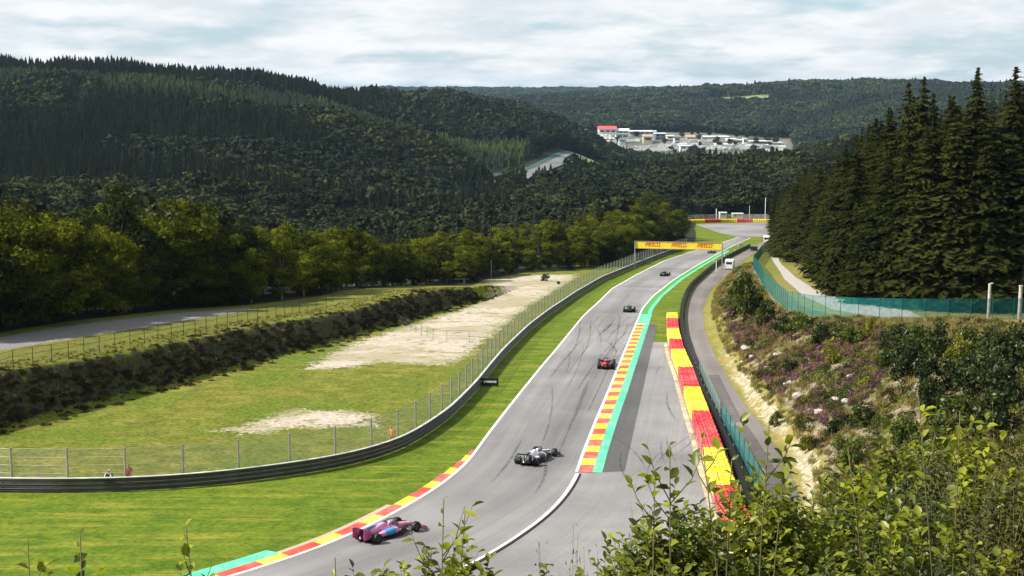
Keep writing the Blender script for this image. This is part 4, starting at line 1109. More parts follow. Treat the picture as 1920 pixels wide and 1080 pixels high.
    ha = [(-0.33, -0.2, 0.72), (-0.36, 0.05, 0.86), (-0.30, 0.35, 0.93), (-0.12, 0.68, 0.93), (0, 0.78, 0.92), (0.12, 0.68, 0.93), (0.30, 0.35, 0.93), (0.36, 0.05, 0.86), (0.33, -0.2, 0.72)]
    hl = MB().tube(ha, 0.032, 8).tube([(0, 0.78, 0.91), (0, 0.92, 0.68)], 0.028, 8).build('halo', M_CARB, e, True)
    # front wing
    fw = MB()
    for dy, z, ch in ((2.70, 0.10, 0.26), (2.50, 0.15, 0.2), (2.34, 0.21, 0.17)):
        xs = np.linspace(-0.96, 0.96, 11)
        fw.loft([[(x, dy + ch / 2 - 0.18 * abs(x) ** 2, z + 0.03 * (1 - abs(x))), (x, dy - ch / 2 - 0.18 * abs(x) ** 2, z + 0.07 + 0.02 * abs(x)), (x, dy - ch / 2 - 0.18 * abs(x) ** 2, z + 0.085 + 0.02 * abs(x)), (x, dy + ch / 2 - 0.18 * abs(x) ** 2, z + 0.02 + 0.03 * (1 - abs(x)))] for x in xs])
    fwo = fw.build('front_wing', M_CARB, e)
    for s in (-1, 1):
        MB().loft([[(s * 0.975, y, 0.05), (s * 1.0, y, 0.05), (s * 1.0, y, z), (s * 0.975, y, z)] for y, z in ((2.66, 0.15), (2.4, 0.30), (2.08, 0.31))]).build('endplate', wing, fwo)
    # rear wing
    rw = MB()
    for y, z, ch, tl_ in ((-2.38, 0.86, 0.26, 0.05), (-2.56, 0.93, 0.16, 0.09)):
        rw.loft([[(x, y + ch / 2, z - tl_ * 0.4), (x, y - ch / 2, z + tl_), (x, y - ch / 2, z + tl_ + 0.02), (x, y + ch / 2, z + 0.03)] for x in (-0.5, 0.5)])
    rwo = rw.build('rear_wing', wing, e)
    for s in (-1, 1):
        MB().loft([[(s * 0.5, y, z0), (s * 0.525, y, z0), (s * 0.525, y, z1), (s * 0.5, y, z1)] for y, z0, z1 in ((-2.12, 0.42, 0.84), (-2.3, 0.32, 0.95), (-2.72, 0.32, 0.98))]).build('endplate', wing, rwo)
    MB().box((0, -2.35, 0.6), (0.03, 0.18, 0.5)).build('wing_pylon', M_CARB, rwo)
    MB().box((0, -2.55, 0.38), (0.10, 0.05, 0.14)).build('rain_light', accent, e)
    # wheels and suspension
    if not car_cache: car_cache['f'] = wheel_mesh(0.335, 0.31); car_cache['r'] = wheel_mesh(0.335, 0.405)
    su = MB()
    for key, y, xw in (('f', 1.72, 0.84), ('r', -1.86, 0.79)):
        for s in (-1, 1):
            w = link('wheel', car_cache[key][0], e, (s * xw, y, 0.335), (0, 0, steer if key == 'f' else 0))
            link('rim', car_cache[key][1], w)
            for dy, z1, z2 in ((0.22, 0.30, 0.26), (-0.2, 0.30, 0.26), (0.2, 0.50, 0.44), (-0.18, 0.50, 0.44)):
                su.tube([(s * 0.14, y + dy, z1), (s * (xw - 0.1), y, z2)], 0.022, 5)
    su.build('suspension', M_CARB, e)
    return e
M_PINK = gloss('car_pink', (0.66, 0.25, 0.43)); M_BLUE = gloss('car_blue', (0.05, 0.22, 0.50)); M_MAGE = gloss('car_magenta', (0.46, 0.09, 0.22))
M_CWHITE = gloss('car_white', (0.78, 0.78, 0.79)); M_NAVY = gloss('car_navy', (0.025, 0.03, 0.05))
M_CRED = gloss('car_red', (0.34, 0.035, 0.03)); M_CBLK = gloss('car_black', (0.012, 0.012, 0.014)); M_CGREY = gloss('car_silver', (0.35, 0.36, 0.37)); M_CORG = gloss('car_orange', (0.65, 0.22, 0.02)); M_CTEAL = gloss('car_teal', (0.02, 0.35, 0.33)); M_CBLUE2 = gloss('car_dark_blue', (0.012, 0.03, 0.12))
def car_at(px, py, cols, label, turn=0.0, hd=None):
    """car centre under photo point (px,py); heading follows the track"""
    p = on(px, py); s = s_at_y(CTR, S_C, p[1]); a, b = at_s(CTR, S_C, s - 3), at_s(CTR, S_C, s + 3)
    h = math.atan2(b[1] - a[1], b[0] - a[0]) - math.pi / 2 + R(turn)
    sl = math.atan2(float(Hc(p[1] - 2) - Hc(p[1] + 2)), 4.0)
    e = race_car(label, (p[0], p[1], ZC - float(Hc(p[1])) + 0.034), h, cols)
    e.rotation_mode = 'ZXY'; e.rotation_euler = (sl * math.cos(h), 0, h)
    return e
car_at(728, 1004, (M_PINK, M_BLUE, M_MAGE, M_PINK), 'pink and blue race car nearest, beside the red and yellow inner kerb', -14)
car_at(1006, 863, (M_CWHITE, M_NAVY, M_NAVY, M_CWHITE), 'white and navy race car in mid track, second nearest', -16)
car_at(1137, 688, (M_CRED, M_CBLK, M_CBLK, M_CORG), 'dark red race car beside the striped exit kerb', 2)
car_at(1180, 584, (M_CBLK, M_CGREY, M_CBLK, M_CORG), 'black race car where the striped kerb ends, fourth away', 2)
car_at(1247, 517, (M_CBLUE2, M_CBLK, M_CBLK, M_CORG), 'dark blue race car on the straight before the gantry', 0)
car_at(1334.5, 474.5, (M_CBLK, M_CTEAL, M_CWHITE, M_CWHITE), 'tiny dark race car with pale wing just beyond the gantry', 0)

# ------------------------------------------------------------------ service vehicles
def van(name, label, x, y, rz, body, scale=1.0, tall=2.3, L=4.9, group=None, cat='van'):
    e = empty(name, (x, y, gz(x, y) + 0.03), rz, label, cat, group); w = 0.98
    prof = [(-L / 2, 0.35), (-L / 2, tall * 0.97), (-L / 2 + 0.25, tall), (L * 0.18, tall), (L * 0.30, tall * 0.93), (L * 0.40, tall * 0.56), (L / 2, tall * 0.46), (L / 2, 0.35)]
    MB().loft([[(-w * k, yy, z) for yy, z in prof] for k in (1,)] + [[(w, yy, z) for yy, z in prof]]).build('body', body, e)
    MB().box((0, L * 0.355, tall * 0.745), (1.7, 0.05, tall * 0.36), 0, 0, 1, ('X', R(-28))).build('windscreen', M_PANE, e)
    MB().box((0, -L / 2 - 0.012, tall * 0.72), (1.4, 0.03, tall * 0.24)).build('rear_window', M_PANE, e)
    for s in (-1, 1):
        MB().box((s * (w + 0.008), L * 0.2, tall * 0.74), (0.03, 1.0, tall * 0.25)).build('side_window', M_PANE, e)
        MB().box((s * 0.8, -L / 2 - 0.02, tall * 0.4), (0.14, 0.04, 0.3)).build('tail_light', M_CRED, e)
        for yy in (-L * 0.3, L * 0.31): MB().tube([(s * 0.76, yy, 0.33), (s * 1.0, yy, 0.33)], 0.33, 14).build('wheel', M_TYRE, e)
    return e
vx, vy = on(1383, 505); van('parked_van', 'white van parked on the service road below the teal fence', vx - 1.6, vy + 2, R(-14), M_WPOST)
vx, vy = on(1417, 470); van('course_car', 'small dark car with pale roof on the service road far behind the van', vx - 0.5, vy, R(-14), M_CBLK, 1, 1.5, 4.0, None, 'car')
vx, vy = on(1443, 455); van('far_van', 'white van at the far end of the service road beside the spruces', vx - 1, vy, R(-14), M_WPOST)

# ------------------------------------------------------------------ people
M_SKIN = paint('skin', (0.45, 0.27, 0.19), 0.6); M_ORANGE = paint('overall_orange', (0.48, 0.20, 0.05), 0.8, 0, 0.2, 6); M_REDSUIT = paint('overall_red', (0.50, 0.05, 0.04), 0.8, 0, 0.2, 6); M_DARKC = paint('clothes_dark', (0.02, 0.02, 0.025), 0.8, 0, 0.2, 6); M_WHITEC = paint('clothes_white', (0.7, 0.66, 0.62), 0.8, 0, 0.15, 6); M_HAIR = paint('hair_brown', (0.05, 0.03, 0.02), 0.7)
def person(label, x, y, z, rz, cloth, legs, cap, pose='stand'):
    e = empty('person', (x, y, z), rz, label, 'person', 'people behind the left guardrail')
    if pose == 'stand':
        hip, kn, an = 0.92, 0.50, 0.08
        J = {'pel': (0, 0, hip), 'wai': (0, 0, 1.12), 'che': (0, 0.02, 1.34), 'nec': (0, 0.02, 1.50)}
        legsJ = [[(s * 0.10, 0, hip - 0.04), (s * 0.12, 0.03, kn), (s * 0.13, -0.02, an), (s * 0.14, 0.14, 0.04)] for s in (-1, 1)]
        armsJ = [[(s * 0.19, 0.0, 1.42), (s * 0.26, 0.02, 1.16), (s * 0.24, 0.16, 0.96), (s * 0.20, 0.26, 0.98)] for s in (-1, 1)]; hz = 1.63
    else:
        J = {'pel': (0, 0, 0.42), 'wai': (0, 0.06, 0.62), 'che': (0, 0.14, 0.84), 'nec': (0, 0.18, 1.0)}
        legsJ = [[(s * 0.10, 0.02, 0.42), (s * 0.16, 0.44, 0.52), (s * 0.14, 0.36, 0.08), (s * 0.14, 0.52, 0.04)] for s in (-1, 1)]
        armsJ = [[(s * 0.19, 0.12, 0.92), (s * 0.26, 0.24, 0.68), (s * 0.18, 0.42, 0.62), (s * 0.10, 0.5, 0.66)] for s in (-1, 1)]; hz = 1.13
    me = bpy.data.meshes.new('torso'); V = [J['pel'], J['wai'], J['che'], J['nec']]; E = [(0, 1), (1, 2), (2, 3)]; Rr = [0.15, 0.145, 0.17, 0.065]
    for L in legsJ:
        b = len(V); V += L; Rr += [0.10, 0.075, 0.055, 0.05]; E += [(0, b), (b, b + 1), (b + 1, b + 2), (b + 2, b + 3)]
    for A in armsJ:
        b = len(V); V += A; Rr += [0.075, 0.055, 0.042, 0.03]; E += [(2, b), (b, b + 1), (b + 1, b + 2), (b + 2, b + 3)]
    me.from_pydata(V, E, []); me.materials.append(cloth)
    o = link('body', me, e)
    md = o.modifiers.new('skin', 'SKIN'); lay = me.skin_vertices[0] if len(me.skin_vertices) else None
    if lay is None:
        bm = bmesh.new(); bm.from_mesh(me); bm.verts.layers.skin.verify(); bm.to_mesh(me); bm.free(); lay = me.skin_vertices[0]
    for i, r in enumerate(Rr): lay.data[i].radius = (r, r * 0.8); lay.data[i].use_root = (i == 0)
    ss = o.modifiers.new('sub', 'SUBSURF'); ss.levels = ss.render_levels = 1
    hx, hy = J['nec'][0], J['nec'][1] + 0.02
    hd = MB().loft([[(hx + 0.075 * k * math.cos(t), hy + 0.095 * k * math.sin(t), hz + zz) for t in np.linspace(0, 2 * math.pi, 12, endpoint=False)] for zz, k in ((-0.12, 0.55), (-0.09, 0.8), (-0.03, 0.98), (0.03, 1.0), (0.08, 0.86), (0.115, 0.45))])
    hdo = hd.build('head', M_SKIN, e, True)
    MB().box((hx, hy + 0.10, hz - 0.015), (0.03, 0.04, 0.05), 0, 0, 0.6).build('nose', M_SKIN, hdo)
    MB().loft([[(hx + 0.085 * k * math.cos(t), hy - 0.01 + 0.105 * k * math.sin(t), hz + zz) for t in np.linspace(0, 2 * math.pi, 12, endpoint=False)] for zz, k in ((0.03, 1.0), (0.08, 0.95), (0.12, 0.6), (0.135, 0.2))]).build('cap', cap, hdo, True)
    # trousers in another colour, a sleeve over each leg
    if legs is not None:
        for L in legsJ: MB().tube(L[:3], [0.115, 0.09, 0.075], 8).build('trousers', legs, e, True)
    # hands with palm and fingers
    for A in armsJ:
        h = Vector(A[3]); d = (h - Vector(A[2])).normalized(); m = MB()
        m.tube([h - d * 0.02, h + d * 0.05, h + d * 0.09], [0.024, 0.036, 0.03], 7)
        for k, ln in zip((-1.5, -0.5, 0.5, 1.5), (0.06, 0.075, 0.07, 0.055)):
            b = h + d * 0.08 + Vector((k * 0.017, 0, 0)); m.tube([b, b + d * ln * 0.6, b + d * ln + Vector((0, 0, -0.02))], [0.009, 0.0085, 0.007], 5)
        b = h + d * 0.02 + Vector((-math.copysign(0.03, h.x), 0, 0)); m.tube([b, b + d * 0.04 + Vector((-math.copysign(0.02, h.x), 0, 0))], [0.011, 0.009], 5)
        m.build('hand', M_SKIN, e, True)
    return e
def behind_barrier(px, back):
    i = np.argmin(np.abs(np.array([proj(p[0], p[1], ZC - float(Hc(p[1])))[0] for p in BARR_L]) - px))
    p = offset(BARR_L, -back)[i]; return p
p = behind_barrier(231, 1.3); person('person in red overalls standing behind the guardrail at a fence post', p[0], p[1], gz(*p), R(180), M_REDSUIT, None, M_ORANGE)
p = behind_barrier(196, 1.5); person('seated person in white top behind the guardrail, left of the red marshal', p[0], p[1], gz(*p) + 0.15, R(170), M_WHITEC, M_DARKC, M_REDSUIT, 'sit')
p = behind_barrier(206, 1.5); person('seated person in dark clothes next to the red marshal behind the guardrail', p[0], p[1], gz(*p) + 0.12, R(190), M_DARKC, M_DARKC, M_WHITEC, 'sit')
p = behind_barrier(757, 1.2); person('person in orange overalls by a fence post where the guardrail bends', p[0], p[1], gz(*p), R(150), M_ORANGE, None, M_ORANGE)
# ------------------------------------------------------------------ foliage meshes
def quads(C, N, size, rng, aspect=0.6, curl=0.25):
    """a bent leaf (two quads would be waste at this distance: one rhombic quad) at every centre C facing N"""
    n = len(C); N = N / (np.linalg.norm(N, axis=1)[:, None] + 1e-9)
    r = rng.normal(size=(n, 3)); U = np.cross(N, r); U /= np.linalg.norm(U, axis=1)[:, None] + 1e-9; W = np.cross(N, U)
    s = np.asarray(size)[:, None] if np.ndim(size) else size
    V = np.stack([C - U * s, C + W * s * aspect + N * s * curl, C + U * s, C - W * s * aspect + N * s * curl * 0.3], 1).reshape(-1, 3)
    F = np.arange(4 * n).reshape(n, 4)
    return V, F
def with_tone(me, tone):
    A = me.attributes.new('tone', 'FLOAT', 'POINT'); A.data.foreach_set('value', np.asarray(tone, dtype=np.float32)); return me
def leafmat(name, dark, light, trans=0.22, inst=0.35, glossy=0.02, patch=None, patch_scale=0.01):
    """leaf colour varies by clump (tone), by leaf and by plant"""
    t = NT(name)
    isl = t.n('ShaderNodeNewGeometry').outputs['Random Per Island']; oi = t.n('ShaderNodeObjectInfo').outputs['Random']; tn = t.attr('tone').outputs['Fac']
    f = t.math('ADD', t.math('ADD', t.math('MULTIPLY', isl, 0.22), t.math('MULTIPLY', oi, inst)), t.math('MULTIPLY', tn, 0.78 - inst))
    c = t.mix(t.rng(f, 0.12, 0.88), dark, light)
    if patch is not None:
        pn = t.noise(t.pos((patch_scale,) * 3), 1.0, 4, 0.6)
        c = t.mix(t.rng(pn, 0.42, 0.60), c, t.mix(0.8, c, patch))
    d = t.n('ShaderNodeBsdfDiffuse'); t.set(d.inputs['Color'], c)
    tr = t.n('ShaderNodeBsdfTranslucent'); t.set(tr.inputs['Color'], t.mix(1.0, c, (1.1, 1.25, 0.45), 'MULTIPLY'))
    m1 = t.n('ShaderNodeMixShader'); m1.inputs[0].default_value = trans
    t.t.links.new(d.outputs[0], m1.inputs[1]); t.t.links.new(tr.outputs[0], m1.inputs[2])
    if glossy > 0:
        gl = t.n('ShaderNodeBsdfGlossy'); gl.inputs['Roughness'].default_value = 0.4
        m2 = t.n('ShaderNodeMixShader'); m2.inputs[0].default_value = glossy
        t.t.links.new(m1.outputs[0], m2.inputs[1]); t.t.links.new(gl.outputs[0], m2.inputs[2]); t.t.links.new(m2.outputs[0], t.out.inputs[0])
    else: t.t.links.new(m1.outputs[0], t.out.inputs[0])
    return t.mat
M_BARK = paint('bark', (0.045, 0.035, 0.027), 0.9, 0, 0.4, 4, 0.1)
M_BIRCHBARK = paint('pale_bark', (0.24, 0.22, 0.19), 0.85, 0, 0.4, 4, 0.1)
M_LEAF = leafmat('broad_leaf', (0.009, 0.015, 0.003), (0.125, 0.135, 0.011), 0.24, 0.35, 0)
M_LEAF_D = leafmat('broad_leaf_dark', (0.008, 0.014, 0.005), (0.046, 0.054, 0.013), 0.12, 0.35, 0)
M_NEEDLE = leafmat('spruce_needle', (0.0055, 0.010, 0.0055), (0.030, 0.037, 0.012), 0.06, 0.3)
M_NEEDLE_R = leafmat('spruce_needle_near', (0.005, 0.008, 0.003), (0.034, 0.037, 0.008), 0.10, 0.3, 0)
M_NEEDLE_F = leafmat('far_needle', (0.006, 0.010, 0.008), (0.028, 0.036, 0.016), 0.0, 0.45, 0, (0.017, 0.024, 0.013), 0.008)  # cloud shade over the hills is put into this dark needle colour
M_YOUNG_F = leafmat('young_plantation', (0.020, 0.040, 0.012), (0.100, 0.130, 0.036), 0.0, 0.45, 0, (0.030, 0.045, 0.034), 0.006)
M_LEAF_F = leafmat('far_broad_leaf', (0.011, 0.017, 0.008), (0.055, 0.062, 0.022), 0.0, 0.5, 0, (0.016, 0.022, 0.014), 0.008)  # dark as well, the leaf colour carries the hills' cloud shade
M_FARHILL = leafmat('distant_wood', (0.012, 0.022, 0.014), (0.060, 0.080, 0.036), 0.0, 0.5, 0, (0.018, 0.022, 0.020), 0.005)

def broadleaf(seed, clumps=34, per=105, leaf=0.030, rx=0.30, rz=0.40, zc=0.60, mat=None, bark=None, narrow=0.0, limbs=7):
    """unit-height broad-leaved tree: (trunk mesh, crown mesh)"""
    g = np.random.default_rng(seed)
    cs, rs = [], []
    while len(cs) < clumps:
        p = g.uniform(-1, 1, 3)
        if np.dot(p, p) > 1 or np.dot(p, p) < 0.12: continue
        w = 1 - narrow * max(p[2], 0)
        q = np.array([p[0] * rx * w, p[1] * rx * w, zc + p[2] * rz])
        if q[2] < 0.07: continue
        cs.append(q); rs.append(g.uniform(0.062, 0.125) * (1.15 - 0.35 * abs(p[2])))
    Vs, Fs, T, b = [], [], [], 0
    for c, r in zip(cs, rs):
        n = int(per * (r / 0.095) ** 1.5)
        d = g.normal(size=(n, 3)); d /= np.linalg.norm(d, axis=1)[:, None]; d[:, 2] = np.where(d[:, 2] < -0.35, -d[:, 2], d[:, 2])
        rad = r * g.uniform(0.55, 1.12, n) * (1 + 0.25 * np.sin(d[:, 0] * 5 + d[:, 2] * 7))
        C = c + d * rad[:, None] * np.array([1.15, 1.15, 0.85])
        V, F = quads(C, d + g.normal(size=(n, 3)) * 0.55, leaf * g.uniform(0.6, 1.25, n), g)
        Vs.append(V); Fs.append(F + b); b += len(V); T.append(np.full(len(V), g.random() * 0.75 + 0.25 * np.clip((c[2] - 0.3) / 0.6, 0, 1)))  # higher clumps toned lighter: sunlight on the crown put into the colour
    crown = with_tone(np_mesh('crown', np.vstack(Vs), np.vstack(Fs), [mat or M_LEAF]), np.concatenate(T))
    m = MB(); top = Vector((g.normal() * 0.02, g.normal() * 0.02, 0.72))
    m.tube([(0, 0, -0.03), (0, 0, 0.05), (top.x * 0.4, top.y * 0.4, 0.35), top], [0.026, 0.019, 0.013, 0.004], 7)
    for c in cs[:limbs]:
        z0 = g.uniform(0.2, 0.45); m.tube([(top.x * z0, top.y * z0, z0), ((c[0]) * 0.55, c[1] * 0.55, (z0 + c[2]) / 2 + 0.02), tuple(c)], [0.010, 0.007, 0.003], 5)
    return m.mesh('trunk', bark or M_BARK, True), crown
def conifer(seed, whorls=30, rmax=0.155, base=0.06, per=9, mat=None, cards=5, droop=0.35, jag=0.35, bare=0.0):
    """unit-height spruce: whorls of drooping boughs, each a row of overlapping needle cards"""
    g = np.random.default_rng(seed); Cs, Ns, Ss, T = [], [], [], []
    for w in range(whorls):
        f = (w + g.uniform(-0.3, 0.3)) / whorls; f = min(max(f, 0.0), 0.985)
        z = base + (1 - base) * f; R0 = rmax * (1 - f) ** 0.82 * (1.0 if f > 0.12 else 0.72 + 2.3 * f) + 0.006
        nb_ = max(int(per * (0.55 + 0.6 * (1 - f))), 4); a0 = g.uniform(0, 6.28); wt_ = g.random()
        for k in range(nb_):
            a = a0 + 6.283 * k / nb_ + g.normal() * 0.18; L = R0 * g.uniform(1 - jag, 1.16); zj = g.uniform(-0.65, 0.65) / whorls; tone = 0.55 * wt_ + 0.45 * g.random()
            nc = max(int(cards * (L / rmax) + 1.6), 2)
            for j in range(nc):
                t_ = (j + 0.7) / nc; r = L * t_
                zz = z + zj - droop * L * t_ ** 1.6 + 0.10 * L * t_
                sz = (0.125 * L + 0.0085) * (1.08 - 0.5 * t_) 
                for s in (-1, 1):
                    aa = a + s * 0.25 * (1.1 - 0.5 * t_) + g.normal() * 0.06
                    Cs.append((r * math.cos(aa), r * math.sin(aa), zz - sz * 0.2 * g.random())); Ns.append((math.cos(a) * 0.55 + g.normal() * 0.35, math.sin(a) * 0.55 + g.normal() * 0.35, 0.75 + g.normal() * 0.3)); Ss.append(sz * g.uniform(0.7, 1.15)); T.append(tone)
    for k in range(10): Cs.append((0, 0, 0.955 + 0.005 * k)); Ns.append(g.normal(size=3) * np.array([1, 1, 0.15])); Ss.append(0.012); T.append(0.5)
    V, F = quads(np.array(Cs), np.array(Ns), np.array(Ss), g, 0.42, -0.25)
    crown = with_tone(np_mesh('crown', V, F, [mat or M_NEEDLE_R]), np.repeat(T, 4))
    m = MB().tube([(0, 0, -0.02), (0, 0, 0.1), (0, 0, 0.5), (0, 0, 0.99)], [0.014, 0.011, 0.007, 0.0015], 7)
    return m.mesh('trunk', M_BARK, True), crown
BIRCH = [broadleaf(100 + i, 36, 190, 0.019, 0.23, 0.46, 0.50, M_LEAF, M_BIRCHBARK, 0.55) for i in range(4)]
OAK = [broadleaf(200 + i, 62, 210, 0.0165, 0.36, 0.46, 0.50, M_LEAF) for i in range(5)]
DARKB = [broadleaf(300 + i, 46, 190, 0.019, 0.32, 0.46, 0.50, M_LEAF_D) for i in range(3)]
SPRUCE = [conifer(400 + i, 38 + 2 * i, 0.165 + 0.018 * (i % 3), 0.02, 13, M_NEEDLE_R, 15) for i in range(5)]
SPRUCE_D = [conifer(420 + i, 28, 0.13 + 0.015 * (i % 2), 0.05, 9, M_NEEDLE, 9) for i in range(3)]

def tree(name, protos, k, x, y, h, rz, label, cat='tree', group=None, wide=1.0, sink=0.15):
    e = empty(name, (x, y, nz1(x, y) - sink), rz, label, cat, group)
    tr_, cr = protos[k % len(protos)]
    link('trunk', tr_, e, None, None, (h * wide, h * wide, h)); link('crown', cr, e, None, None, (h * wide, h * wide, h))
    return e
rt = random.Random(21)
# --- the wood along the left, front rows one by one
EDGE = np.array([on(a, b, Ht if a < 900 else Hc) for a, b in [(-170, 652), (-60, 631), (0, 621), (133, 601), (250, 588), (333, 579), (470, 571), (600, 554), (700, 540), (800, 531), (880, 529), (905, 521), (1000, 509), (1082, 506)]])
EDGE = resample(EDGE, 1.0, 3.0)
EDGE = np.vstack([EDGE, resample(np.vstack([EDGE[-1:], offset(BARR_L, -7.5)[(BARR_L[:, 1] > EDGE[-1, 1] + 14)]]), 1.0, 3.0)])
HP = ([-170, 0, 270, 400, 600, 800, 1000, 1150, 1220, 1270, 1320], [15.5, 16.2, 16.6, 13.2, 11.4, 9.4, 10, 11.5, 14, 17.5, 16])
placed = []
def ok_spot(x, y, dmin):
    for (a, b) in placed:
        if (a - x) ** 2 + (b - y) ** 2 < dmin * dmin: return False
    placed.append((x, y)); return True
S_E = arclen(EDGE); N_E = normals(EDGE)
G_L = 'broad-leaved trees of the wood along the left'
for row, (back, sp) in enumerate([(1.2, 4.6), (5.0, 4.8), (9.5, 5.4), (15, 6.2), (22, 7)]):
    s = rt.uniform(0, 3)
    while s < S_E[-1]:
        q = at_s(EDGE, S_E, s); i = min(int(np.searchsorted(S_E, s)), len(EDGE) - 1); nrm = N_E[i]
        s += sp * rt.uniform(0.75, 1.3) * (1.0 + q[1] / 900)
        x, y = q[0] - nrm[0] * (back + rt.uniform(-1.2, 1.2)), q[1] - nrm[1] * (back + rt.uniform(-1.2, 1.2))
        px = proj(x, y, gz(x, y))[0]
        if px < -190 or px > 1300 or not ok_spot(x, y, 2.6): continue
        h = np.interp(px, *HP) * rt.uniform(0.64, 1.16) * (0.82 if row == 0 else 1.0)
        if row > 2 and rt.random() < 0.5: continue
        u = rt.random()
        bright = row <= 2
        if px < 470:
            pr, nm, lb = (OAK, 'broadleaf_tree', 'light green tree in the wood behind the gravel road') if u < 0.75 else (DARKB, 'dark_broadleaf_tree', 'dark green tree in the wood behind the gravel road')
        elif px < 900:
            pr, nm, lb = (BIRCH, 'birch_tree', 'slim light green birch in the wood above the bank') if u < 0.6 else ((OAK, 'broadleaf_tree', 'round light green tree in the wood above the bank') if u < 0.85 else (SPRUCE_D, 'spruce_tree', 'young dark spruce among the birches above the bank'))
        elif px < 1180:
            pr, nm, lb = (BIRCH, 'birch_tree', 'slim light green birch at the edge of the pale gravel') if u < 0.62 else ((OAK, 'broadleaf_tree', 'round light green tree at the edge of the pale gravel') if u < 0.8 else (SPRUCE_D, 'spruce_tree', 'dark young spruce at the edge of the pale gravel'))
        else:
            pr, nm, lb = (OAK, 'broadleaf_tree', 'tall broad-leaved tree left of the yellow gantry') if u < 0.6 else (DARKB, 'dark_broadleaf_tree', 'tall dark tree left of the yellow gantry')
        tree(nm, pr, rt.randrange(9), x, y, h, rt.uniform(0, 6.28), lb, 'tree', G_L, rt.uniform(0.9, 1.2))
# --- spruces behind the teal fence on the right
REDGE = np.array([on(a, b, Hcap) for a, b in [(1466, 458), (1470, 474), (1490, 491), (1535, 494), (1563, 532), (1588, 556), (1700, 575), (1800, 580), (1920, 583), (2120, 584)]])
REDGE = resample(REDGE, 1.0, 1.5); S_G = arclen(REDGE); N_G = normals(REDGE)
HR = ([1440, 1480, 1560, 1640, 1720, 1800, 1920, 2100], [17, 23, 24, 26, 29, 30, 34, 35])
for row, (back, sp) in enumerate([(1.5, 3.6), (5.5, 4.2), (10.5, 5.2), (17, 7)]):
    s = rt.uniform(0, 2)
    while s < S_G[-1]:
        q = at_s(REDGE, S_G, s); i = min(int(np.searchsorted(S_G, s)), len(REDGE) - 1); nrm = N_G[i]
        s += sp * rt.uniform(0.8, 1.25) * (1.0 + max(q[1] - 200, 0) / 260)
        # the wood lies to the left of the running line: away from the track
        x, y = q[0] - nrm[0] * (back + rt.uniform(-1, 1)), q[1] - nrm[1] * (back + rt.uniform(-1, 1))
        px = proj(x, y, gz(x, y))[0]
        if px > 2110 or px < 1440 or not ok_spot(x, y, 2.8): continue
        if in_poly(WPATH, np.array([x]), np.array([y]))[0] > -1.0: continue
        h = np.interp(px, *HR) * rt.uniform(0.74 if px < 1650 else 0.84, 1.07) * (0.84 if row == 0 else 1.0)
        lb = '%s spruce %s' % (('front-row', 'second-row', 'third-row', 'back-row')[row], 'in the tall stand behind the teal fence' if px > 1600 else 'in the stand beside the service road')
        tree('spruce_tree', SPRUCE, rt.randrange(9), x, y, h, rt.uniform(0, 6.28), lb, 'tree', 'spruces of the stand at right', rt.uniform(1.25, 1.8))
p = on(1545, 505, Hcap); tree('broadleaf_tree', OAK, 2, p[0], p[1], 11.5, 1.0, 'yellow-green broad-leaved tree alone against the dark spruces at right', 'tree', None, 0.62)
# --- trees closing in on the far corner
for _ in range(330):
    D = rt.uniform(425, 640); x = np.interp(D, TR_L[:, 1], TR_L[:, 0]) - (10 if D < 500 else 16) - rt.random() ** 1.5 * 60
    if D > 470: x = min(x, (1281 - 960) / FPX * D - rt.random() * 40)
    if not ok_spot(x, D, 6.0): continue
    pr, nm = (OAK, 'broadleaf_tree') if rt.random() < 0.45 else (DARKB, 'dark_broadleaf_tree')
    tree(nm, pr, rt.randrange(9), x, D, rt.uniform(9, 15), rt.uniform(0, 6.28), '%s broad-leaved tree between the gantry and the far corner' % ('light green' if pr is OAK else 'dark green'), 'tree', 'trees left of the far corner', rt.uniform(0.95, 1.2))
for _ in range(110):
    D = rt.uniform(385, 600); x = max(np.interp(D, ROAD_R[:, 1], ROAD_R[:, 0]) + 6, (1452 - 960) / FPX * D) + rt.random() ** 1.5 * 22
    if not ok_spot(x, D, 6.0): continue
    tree('spruce_tree', SPRUCE, rt.randrange(9), x, D, rt.uniform(13, 20), rt.uniform(0, 6.28), 'dark spruce right of the far corner', 'tree', 'spruces of the stand at right', rt.uniform(0.95, 1.2))
# --- valley floor spruces behind the wood, nearest ones singly
n_v = 0
for _ in range(2600):
    D = rt.uniform(300, 470); px = rt.uniform(380, 1330); x = (px - 960) / FPX * D
    ex = np.interp(D, BARR_L[:, 1], BARR_L[:, 0])
    if x > ex - 12 or n_v > 95: continue
    dd = poly_sd(EDGE, np.array([x]), np.array([D]))[0]
    if dd > -24: continue
    if not ok_spot(x, D, 6.5): continue
    u = rt.random(); h = rt.uniform(11, 17)
    if u < 0.62: tree('spruce_tree', SPRUCE_D, rt.randrange(9), x, D, h * 1.1, rt.uniform(0, 6.28), 'dark spruce in the hollow behind the light green wood', 'tree', 'trees in the hollow behind the wood', rt.uniform(0.95, 1.2))
    else: tree('dark_broadleaf_tree', DARKB, rt.randrange(9), x, D, h, rt.uniform(0, 6.28), 'dark round tree in the hollow behind the light green wood', 'tree', 'trees in the hollow behind the wood', rt.uniform(0.9, 1.2))
    n_v += 1

for i in range(46):
    D = rt.uniform(1935, 2200); px = rt.uniform(1110, 1475); x = (px - 960) / FPX * D
    tree('dark_broadleaf_tree', DARKB, rt.randrange(9), x, D, rt.uniform(6, 11), rt.uniform(0, 6.28), 'small dark tree standing among the paddock buildings', 'tree', 'trees among the paddock buildings', 1.2, 0.5)
